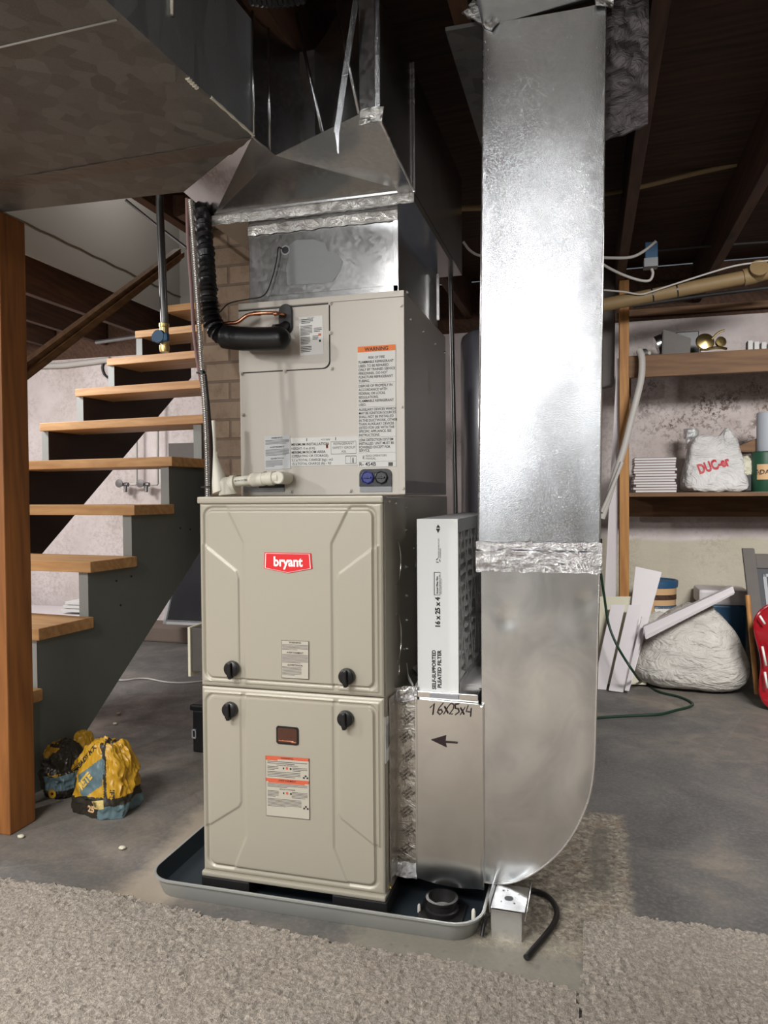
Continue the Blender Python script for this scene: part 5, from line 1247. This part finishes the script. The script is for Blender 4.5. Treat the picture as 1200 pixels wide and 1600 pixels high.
b.box((a.x, HY+.07, zu+.001), (a.x+.2, HY+.18, zu+.008), .002)
tag(b.build('pipe_fittings_tray'), 'white plastic fittings on a tray at the right of the upper shelf', 'tray')
b = mb(M['black']); q = P('y', HY+.06, 1006, 553); b.lathe(Vector((q.x, HY+.05, zu+.018)), (0, -1, .1), [(0, .016), (.03, .016), (.031, .006)], 14); b.use(M['whitecord']); b.lathe(Vector((q.x+.012, HY+.02, zu+.012)), (.6, -1, -.1), [(0, .009), (.02, .009)], 10); tag(b.build('small_fitting'), 'small black and white fitting at the left of the upper shelf', 'fitting')
# pipes and wires by the ceiling right
def pipe(name, lab, pts, Y, r, m, cat='pipe', n=5, Ys=None):
    b = mb(m); pp = [P('y', (Ys[i] if Ys else Y), *q) for i, q in enumerate(pts)]; b.tube(smoothpath(pp, n), r, 12); return tag(b.build(name), lab, cat)
pipe('conduit', 'long thin tan pipe high under the joists right of the return duct', [(900, 308), (948, 302), (1010, 290), (1090, 270), (1215, 243)], 1.6, .0095, M['tanpipe'])
dp = thing('drain_line', 'thick tan plastic drain pipe under the joists above the shelving', 'pipe', P('y', 2.0, 1060, 455))
b = mb(M['tanpipe']); A_, B_ = P('y', 2.0, 900, 485), P('y', 2.0, 1165, 433); C_ = P('y', 2.0, 1230, 417)
b.tube([A_, B_], .030, 18); b.tube([B_, C_], .029, 18); b.build('pipe', None, dp)
b = mb(M['tanpipe']); d = (C_-B_).normalized(); b.lathe(B_-d*.01, d, [(0, .036), (.05, .037), (.055, .034), (.12, .034), (.125, .037), (.15, .037)], 20); b.lathe(B_+d*.045+Vector((0, -.01, .0)), (0, -1, .35), [(0, .034), (.035, .034), (.036, .038), (.045, .038), (.046, .015)], 20); b.build('tee_fitting', None, dp)
b = mb(M['black']); 
for px in (1019, 1057): q = P('y', 2.0, px, 475-(px-950)*.2); b.lathe(q-d*.002, d, [(0, .0325), (.005, .0325)], 16)
b.build('pipe_strap', None, dp)
pipe('wire', 'white wire lying along the thick tan drain pipe', [(940, 453), (975, 456), (1000, 460), (1020, 455), (1060, 442), (1120, 423), (1150, 415), (1175, 411), (1215, 405)], 1.96, .004, M['whitecord'], 'wire')
pipe('dark_conduit', 'dark thin conduit running just above the ledger board', [(990, 478), (1100, 462), (1215, 448)], 2.5, .010, M['darkpipe'])
pipe('dark_wire', 'dark wire crossing below the joists beside the blue junction box', [(1020, 392), (1100, 385), (1215, 377)], 2.2, .006, M['darkpipe'], 'wire')
jb = thing('junction_box', 'blue and grey electrical junction box under the joists', 'junction box', P('y', 1.9, 1018, 415))
a, c = P('y', 1.9, 1008, 382), P('y', 1.9, 1028, 405); b = mb(M['bluebox']); b.box((a.x, 1.9, c.z), (c.x, 1.95, a.z+.01), .003); b.build('box', None, jb)
a, c = P('y', 1.9, 1006, 404), P('y', 1.9, 1028, 416); b = mb(M['greyplastic']); b.box((a.x, 1.89, c.z), (c.x, 1.95, a.z), .003); b.build('cover', None, jb)
pipe('cable', 'pale cable curving up to the blue junction box', [(935, 402), (955, 403), (985, 402), (1005, 393), (1025, 377)], 1.88, .0065, M['whitecord'], 'cable')
pipe('cable', 'pale cable looping below the blue junction box', [(935, 408), (950, 418), (975, 430), (1000, 438), (1015, 438), (1020, 428), (1018, 420)], 1.88, .006, M['whitecord'], 'cable')
# hose and strips leaning left of the post
pipe('hose', 'pale flexible hose hanging from the upper shelf beside the tan stud', [(999, 548), (1003, 560), (1002, 590), (994, 625), (985, 660), (975, 700), (962, 740), (950, 780), (940, 810)], 2.2, .0165, M['whitecord'], 'hose', Ys=[2.26, 2.24, 2.22, 2.2, 2.2, 2.2, 2.2, 2.2, 2.2])
pipe('thin_rod', 'thin pale rod leaning left of the tan stud', [(972, 722), (955, 765), (940, 800)], 2.18, .009, M['whitecord'], 'rod')
b = mb(M['whiteboard']); b.prism([P('y', 2.34, 964, 560), P('y', 2.34, 972, 560), P('y', 2.34, 962, 935), P('y', 2.34, 944, 935)], (0, .02, 0), .001); tag(b.build('trim_board'), 'long narrow white trim board standing between return duct and tan stud', 'board')
b = mb(M['greyframe']); b.prism([P('y', 2.44, 940, 420), P('y', 2.44, 962, 420), P('y', 2.44, 960, 600), P('y', 2.44, 940, 605)], (0, .1, 0), .004); tag(b.build('grey_tube'), 'dim grey vertical duct behind the tan stud under the joists', 'duct')

# ================================================================== FLOOR ITEMS AT THE RIGHT
def leaning(lab, pts, Y0a, Y1a, m, th=.014, name='white_board'):
    # pts: bl, br, tr, tl (photo), bottom on depth Y0a, top leaning back to depth Y1a
    q = [P('y', Y0a, *pts[0]), P('y', Y0a, *pts[1]), P('y', Y1a, *pts[2]), P('y', Y1a, *pts[3])]
    lo = min(q[0].z, q[1].z); 
    for p in q[:2]: p.z = max(p.z, .002)
    b = mb(m); n = (q[1]-q[0]).cross(q[3]-q[0]).normalized(); n = n if n.y > 0 else -n
    b.prism(q, n*th, .0012); return tag(b.build(name), lab, 'board')
leaning('cream square board at the back, lowest behind the leaning white boards', [(925, 1070), (1010, 1070), (1003, 932), (925, 932)], 2.20, 2.29, M['cream'])
leaning('white board nearest the return duct, leaning beside the green cord', [(926, 1080), (947, 1081), (977, 945), (955, 945)], 2.10, 2.21, M['whiteboard'])
leaning('white board in the middle, crossed by the green cord', [(951, 1079), (974, 1083), (1003, 945), (982, 945)], 2.07, 2.18, M['whiteboard'])
leaning('long white board rising highest, leaning right over the others', [(973, 1078), (984, 1080), (1034, 894), (993, 885)], 2.14, 2.30, M['whiteboard'])
leaning('narrow white strip at the right foot of the leaning boards', [(976, 1079), (983, 1080), (1010, 965), (1003, 963)], 2.05, 2.12, M['whiteboard'], .02)
bu = thing('bucket', 'cream bucket with dark blue lid behind the leaning white board', 'bucket', P('y', 2.52, 1032, 1020))
a, c = P('y', 2.45, 1010, 940).x, P('y', 2.45, 1047, 940).x; zt2 = P('y', 2.45, 1040, 912).z; cx = (a+c)/2
b = mb(M['beige']); b.lathe((cx, 2.55, 0.001), (0, 0, 1), [(0, .08), (zt2-.03, .098), (zt2-.025, .098)], 28); b.build('body', None, bu)
b = mb(M['bluebox']); b.lathe((cx, 2.55, zt2-.025), (0, 0, 1), [(0, .104), (.02, .106), (.034, .106), (.036, .095), (.028, .09)], 28); b.build('lid', None, bu)
b = mb(M['cream'])
for z0, z1, mm in ((zt2-.20, zt2-.12, M['white']), (zt2-.13, zt2-.115, M['bluebox']), (zt2-.085, zt2-.06, M['joist'])):
    b.use(mm)
    for k in range(8):
        a0, a1 = math.radians(260+10*k), math.radians(270+10*k); R = .100; b.quad(*[(cx+R*math.cos(t), 2.55+R*math.sin(t), z) for t, z in ((a0, z0), (a1, z0), (a1, z1), (a0, z1))])
b.build('bucket_label', None, bu)
m_ = bag('x', [M['clearbag']], (P('y', 2.42, 1030, 990).x, 2.44, .001), (.20, .14, .31), 14, None, 4, .2, 2.6, 2.3); tag(m_.build('crumpled_plastic'), 'crumpled greyish plastic bag between the bucket and the big plastic sack', 'bag')
m_ = bag('x', [M['plasticbag']], (P('y', 2.40, 1065, 975).x, 2.42, .001), (.13, .12, .335), 15, None, 4, .15, 2.6, 2.3); tag(m_.build('white_bottle_bag'), 'white printed plastic pouch poking up behind the big plastic sack', 'pouch')
tr = thing('plastic_tub', 'white and blue plastic tub behind the big plastic sack', 'tub', P('y', 2.6, 1130, 1000))
a, c, zz, zt3 = P('y', 2.58, 1092, 930).x, P('y', 2.58, 1172, 930).x, P('y', 2.58, 1130, 946).z, P('y', 2.58, 1130, 922).z
b = mb(M['whiteboard']); b.box((a, 2.58, zz), (c, 2.80, zt3), .015); b.build('lid', None, tr); b = mb(M['bluebox']); b.box((a+.015, 2.59, .001), (c-.015, 2.79, zz), .012); b.build('body', None, tr)
# big translucent sack
sx0, sx1 = P('y', 2.2, 988, 1050).x, P('y', 2.2, 1178, 1050).x; hs_ = P('y', 2.28, 1100, 938).z
def sf(p):
    t = max(0, min(1.2, (p.z+1)/2)); s = 1.0-.55*max(0, t-.15)**1.3; x = p.x*s*(1.04 if p.x < 0 else .98)+.16*t*(p.x < .4)
    return Vector((x, p.y*(1-.45*t)-.12*(1-t)*(1-abs(p.x-.45)), p.z+.05*math.cos(p.x*2)))
m_ = bag('x', [M['clearbag']], ((sx0+sx1)/2, 2.28, .001), ((sx1-sx0)*1.02, .40, hs_*.93), 22, sf, 6, .045, 1.6, 3.2)
tag(m_.build('plastic_sack'), 'big bulging translucent plastic sack on the floor at the right', 'sack')
# trim board lying diagonally over the sack
A_, B_ = P('y', 2.03, 1007, 990), P('y', 2.12, 1147, 922)
b = mb(M['whiteboard']); d = B_-A_; w = Vector((-.2, 0, 1)).normalized()*.032; b.prism([A_-w*.9, A_+w*.9, B_+w*.55, B_-w*.55], (0, .05, 0), .003); w2 = w*.45; b.prism([A_-w*.2-Vector((0, .004, 0)), A_-w*.45-Vector((0, .004, 0)), B_-w*.35-Vector((0, .004, 0)), B_-w*.15-Vector((0, .004, 0))], (0, .006, 0))
tag(b.build('moulding'), 'pale moulded trim piece lying diagonally on top of the plastic sack', 'moulding')
# chalkboard frame with dowel
ch = thing('chalkboard', 'grey framed chalkboard leaning at the right edge of the picture', 'chalkboard', P('y', 2.05, 1190, 1095))
def CB(px, py, f): return P('y', 2.03+.22*f, px, py)
bl, tl = CB(1187, 1088, 0), CB(1160, 857, 1); br, tr_ = bl+Vector((.75, .06, 0)), tl+Vector((.75, .06, 0)); 
for p in (bl, br): p.z = max(.002, bl.z)
def cb(u, v, o=0): return bl*(1-u)*(1-v)+br*u*(1-v)+tl*(1-u)*v+tr_*u*v-Vector((0, o, 0))
b = mb(M['greyframe'])
for u0, v0, u1, v1 in ((0, 0, .07, 1.0), (.07, .86, 1, .96), (.07, 0, 1, .12)): b.prism([cb(u0, v0), cb(u1, v0), cb(u1, v1), cb(u0, v1)], (0, .025, 0), .002)
b.build('frame', None, ch)
b = mb(M['slate']); b.prism([cb(.06, .1, -.008), cb(.97, .1, -.008), cb(.97, .88, -.008), cb(.06, .88, -.008)], (0, .008, 0)); b.build('slate', None, ch)
b = mb(M['greyplastic']); b.prism([cb(.10, .14, -.004), cb(.12, .14, -.004), cb(.12, .82, -.004), cb(.10, .82, -.004)], (0, .004, 0)); b.prism([cb(.10, .80, -.004), cb(.9, .80, -.004), cb(.9, .82, -.004), cb(.10, .82, -.004)], (0, .004, 0)); b.build('inner_trim', None, ch)
b = mb(M['stud']); A_, B_ = P('y', 2.0, 1183, 1085), P('y', 2.13, 1168, 930); A_.z = max(A_.z, .012); b.tube([A_, B_], .011, 12); tag(b.build('wooden_dowel'), 'tan wooden dowel standing against the grey chalkboard frame', 'dowel')
# red glossy bag / sled at the edge
rl = P('y', 1.92, 1181, 1000)
pts = [(1202, 946), (1192, 952), (1183, 962), (1179, 975), (1182, 995), (1188, 1018), (1191, 1040), (1189, 1060), (1188, 1080), (1193, 1095), (1203, 1105)]
edge = [P('y', 1.92, *q) for q in pts]; 
rs_ = thing('red_sled', 'glossy red plastic sled with white marks cut by the right edge', 'sled', P('y', 1.92, 1200, 1105))
bm = bmesh.new(); cols = 10; L = []
es = smoothpath(edge, 3)
for i, p in enumerate(es):
    row = []
    for j in range(cols+1):
        u = j/cols; q = Vector((p.x+(.34*u), p.y+.03*math.sin(u*3.1)*-1+.02*noise.noise(Vector((i*.25, u*4, 2))), p.z)); row.append(bm.verts.new(q))
    L.append(row)
for a, c in zip(L, L[1:]):
    for j in range(cols): f = bm.faces.new((a[j], a[j+1], c[j+1], c[j])); f.smooth = True
r = bmesh.ops.extrude_edge_only(bm, edges=[e for e in bm.edges if e.is_boundary])
for v in r['geom']:
    if isinstance(v, bmesh.types.BMVert): v.co.y += .02
m_ = MB(); m_.bm.free(); m_.bm = bm; m_.use(M['redplastic']); m_.build('shell', None, rs_)
b = mb(M['redplastic']); b.tube(es, .007, 8); b.build('rim', None, rs_)
for (xa, ya), (xb, yb) in (((1191, 1010), (1197, 1040)), ((1195, 1050), (1199, 1075)), ((1187, 962), (1195, 975))): b = mb(M['white']); b.tube([P('y', 1.885, xa, ya), P('y', 1.885, xb, yb)], .005, 6); b.build('white_mark', None, rs_)
# green extension cord
gc = [P('y', 2.0, 938, 868), P('y', 2.0, 939, 895), P('y', 2.02, 944, 930), P('y', 2.02, 951, 975), P('y', 1.98, 966, 1012), P('y', 1.93, 990, 1050)]
gc += [P('z', .006, *q) for q in ((1005, 1068), (1030, 1081), (1062, 1089), (1081, 1098), (1078, 1104), (1055, 1110), (1030, 1116), (990, 1118), (930, 1122), (880, 1130))]
b = mb(M['green']); b.tube(smoothpath(gc, 6), .0058, 10); tag(b.build('extension_cord'), 'dark green extension cord hanging and looping on the floor at the right', 'cord')
b = mb(M['black']); q = P('y', 2.0, 937, 862); b.tube([q, q+Vector((0, 0, .06))], .012, 10); tag(b.build('cord_plug'), 'black plug at the upper end of the green cord behind the foil bands', 'plug')

# ================================================================== YELLOW BAGS AT THE LEFT
q = P('z', 0, 146, 1280)
def yf(p):
    t = max(0, min(1.2, (p.z+1)/2))
    return Vector((p.x*(1.02-.22*t*t)+.10*math.sin(t*2.6)-.05, p.y*(1-.35*t), p.z+.14*t*math.exp(-((p.x-.1)/.5)**2)-.12*t*(p.x > .75)))
def ymat(c):
    u = c.x/.078; v = c.z/.20
    w = .06*noise.noise(c*14)
    if v+w < .24: return 1 if (u+w > .15 and v < .20) else 2
    if v+w < .30: return 2
    d = u*.75+v*1.0+w
    if u+w < .32 and u > -.85 and .40 < v+.55*(-u)*.5 < .80 and d < 1.05 and d > -.1: return 1
    if abs(u-.42+.35*(v-.5)+w) < .055: return 2
    if abs(d-1.10) < .05 and u < .4: return 2
    return 0
yb_ = thing('cement_bag', 'crumpled yellow and blue-grey plastic bag standing on the floor by the post', 'bag', (q.x, q.y+.06, 0))
m_ = bag('x', [M['yellow'], M['bagblue'], M['bagdark']], (q.x, q.y+.07, .001), (.150, .13, .185), 5.1, yf, 6, .27, 1.25, 5.0, matfn=ymat)
pj = projector(m_, Vector((-.27, 1, 0)).normalized()); m_.build('sack', None, yb_)
b = mb(plain('pale_yellow_print', srgb(214, 178, 84), .4)); U = Vector((.66, 0, .75)); V_ = Vector((-.75, 0, .66))
def onb(px, py): return P('y', q.y-.02, px, py)
b.text('RETE', onb(122, 1240), U, V_, .030, .0018, sx=.8, proj=pj); b.build('bag_print', None, yb_); b = mb(M['ink']); b.text('IFT', onb(166, 1240), ZR*-1, XR, .02, .0006, proj=pj)
b.build('side_print', None, yb_); b = mb(M['ink']); b.text('READY MIX', onb(112, 1212), U, V_, .018, .0006, proj=pj)
b.build('line_print', None, yb_); b = mb(M['beige'])
b.text('25', onb(131, 1274), XR, ZR, .024, .0012, proj=pj)
b.build('weight_print', None, yb_); b = mb(plain('barcode_yellow', srgb(206, 184, 116), .4))
bq = [(139, 1256), (157, 1255), (159, 1268), (141, 1270)]
for i in range(8):
    for j in range(4):
        def bi(u, v):
            x = (139+(157-139)*u)*(1-v)+(141+(159-141)*u)*v; y = (1256-(1)*u)*(1-v)+(1270-2*u)*v; return pj(onb(x, y))
        b.quad(bi(i/8, j/4), bi((i+1)/8, j/4), bi((i+1)/8, (j+1)/4), bi(i/8, (j+1)/4))
b.use(M['ink'])
for i in range(7): b.quad(*[pj(onb(x, y)-Vector((0, .003, 0))) for x, y in ((142+2.1*i, 1258), (143+2.1*i, 1258), (144+2.1*i, 1267), (143+2.1*i, 1267))])
b.build('barcode_patch', None, yb_)
q2 = P('z', 0, 78, 1252)
m_ = bag('x', [M['bagdark'], M['bagblue'], M['yellow']], (q2.x, q2.y+.07, .001), (.115, .13, .150), 9.4, lambda p: Vector((p.x*(1-.3*(p.z+1)/2)-.25*(p.z+1)/2, p.y, p.z)), 6, .24, 1.8, 2.6,
         matfn=lambda c: 1 if (c.z < .075 and c.x > -.02 and c.z > .03) else (2 if (noise.noise(c*16) > .22 or c.x < -.06 and c.z < .12) else 0))
y2 = thing('cement_bag', 'flattened dark and blue-grey bag between the post and the yellow bag', 'bag', (q2.x, q2.y+.07, 0))
m_.build('sack', None, y2)
b = mb(M['yellow']); b.text('O', P('y', q2.y-.03, 76, 1245), XR, ZR, .03, .003, lift=0); m_ = None
b.build('letter_print', None, y2)
m_ = bag('x', [M['yellow']], (P('z', 0, 98, 1235).x, P('z', 0, 98, 1235).y+.10, .001), (.06, .08, .15), 2.4, None, 5, .2, 1.7, 2.6); tag(m_.build('folded_bag'), 'small folded ochre bag behind the yellow bag on its left', 'bag')
for i, (px, py) in enumerate(((186, 1116), (180, 1132), (191, 1327), (33, 1309))):
    p = P('z', 0, px, py); m_ = bag('x', [M['cream']], (p.x, p.y, 0.0005), (.018, .014, .008), i*3.1, None, 2, .25, 2, 2.2)
    tag(m_.build('debris_chip'), ['pale crumb on the floor beyond the yellow bag, farther of two', 'pale crumb on the floor beyond the yellow bag, nearer of two', 'pale crumb on the bare floor before the yellow bag', 'pale crumb at the foot of the wooden post'][i], 'crumb')
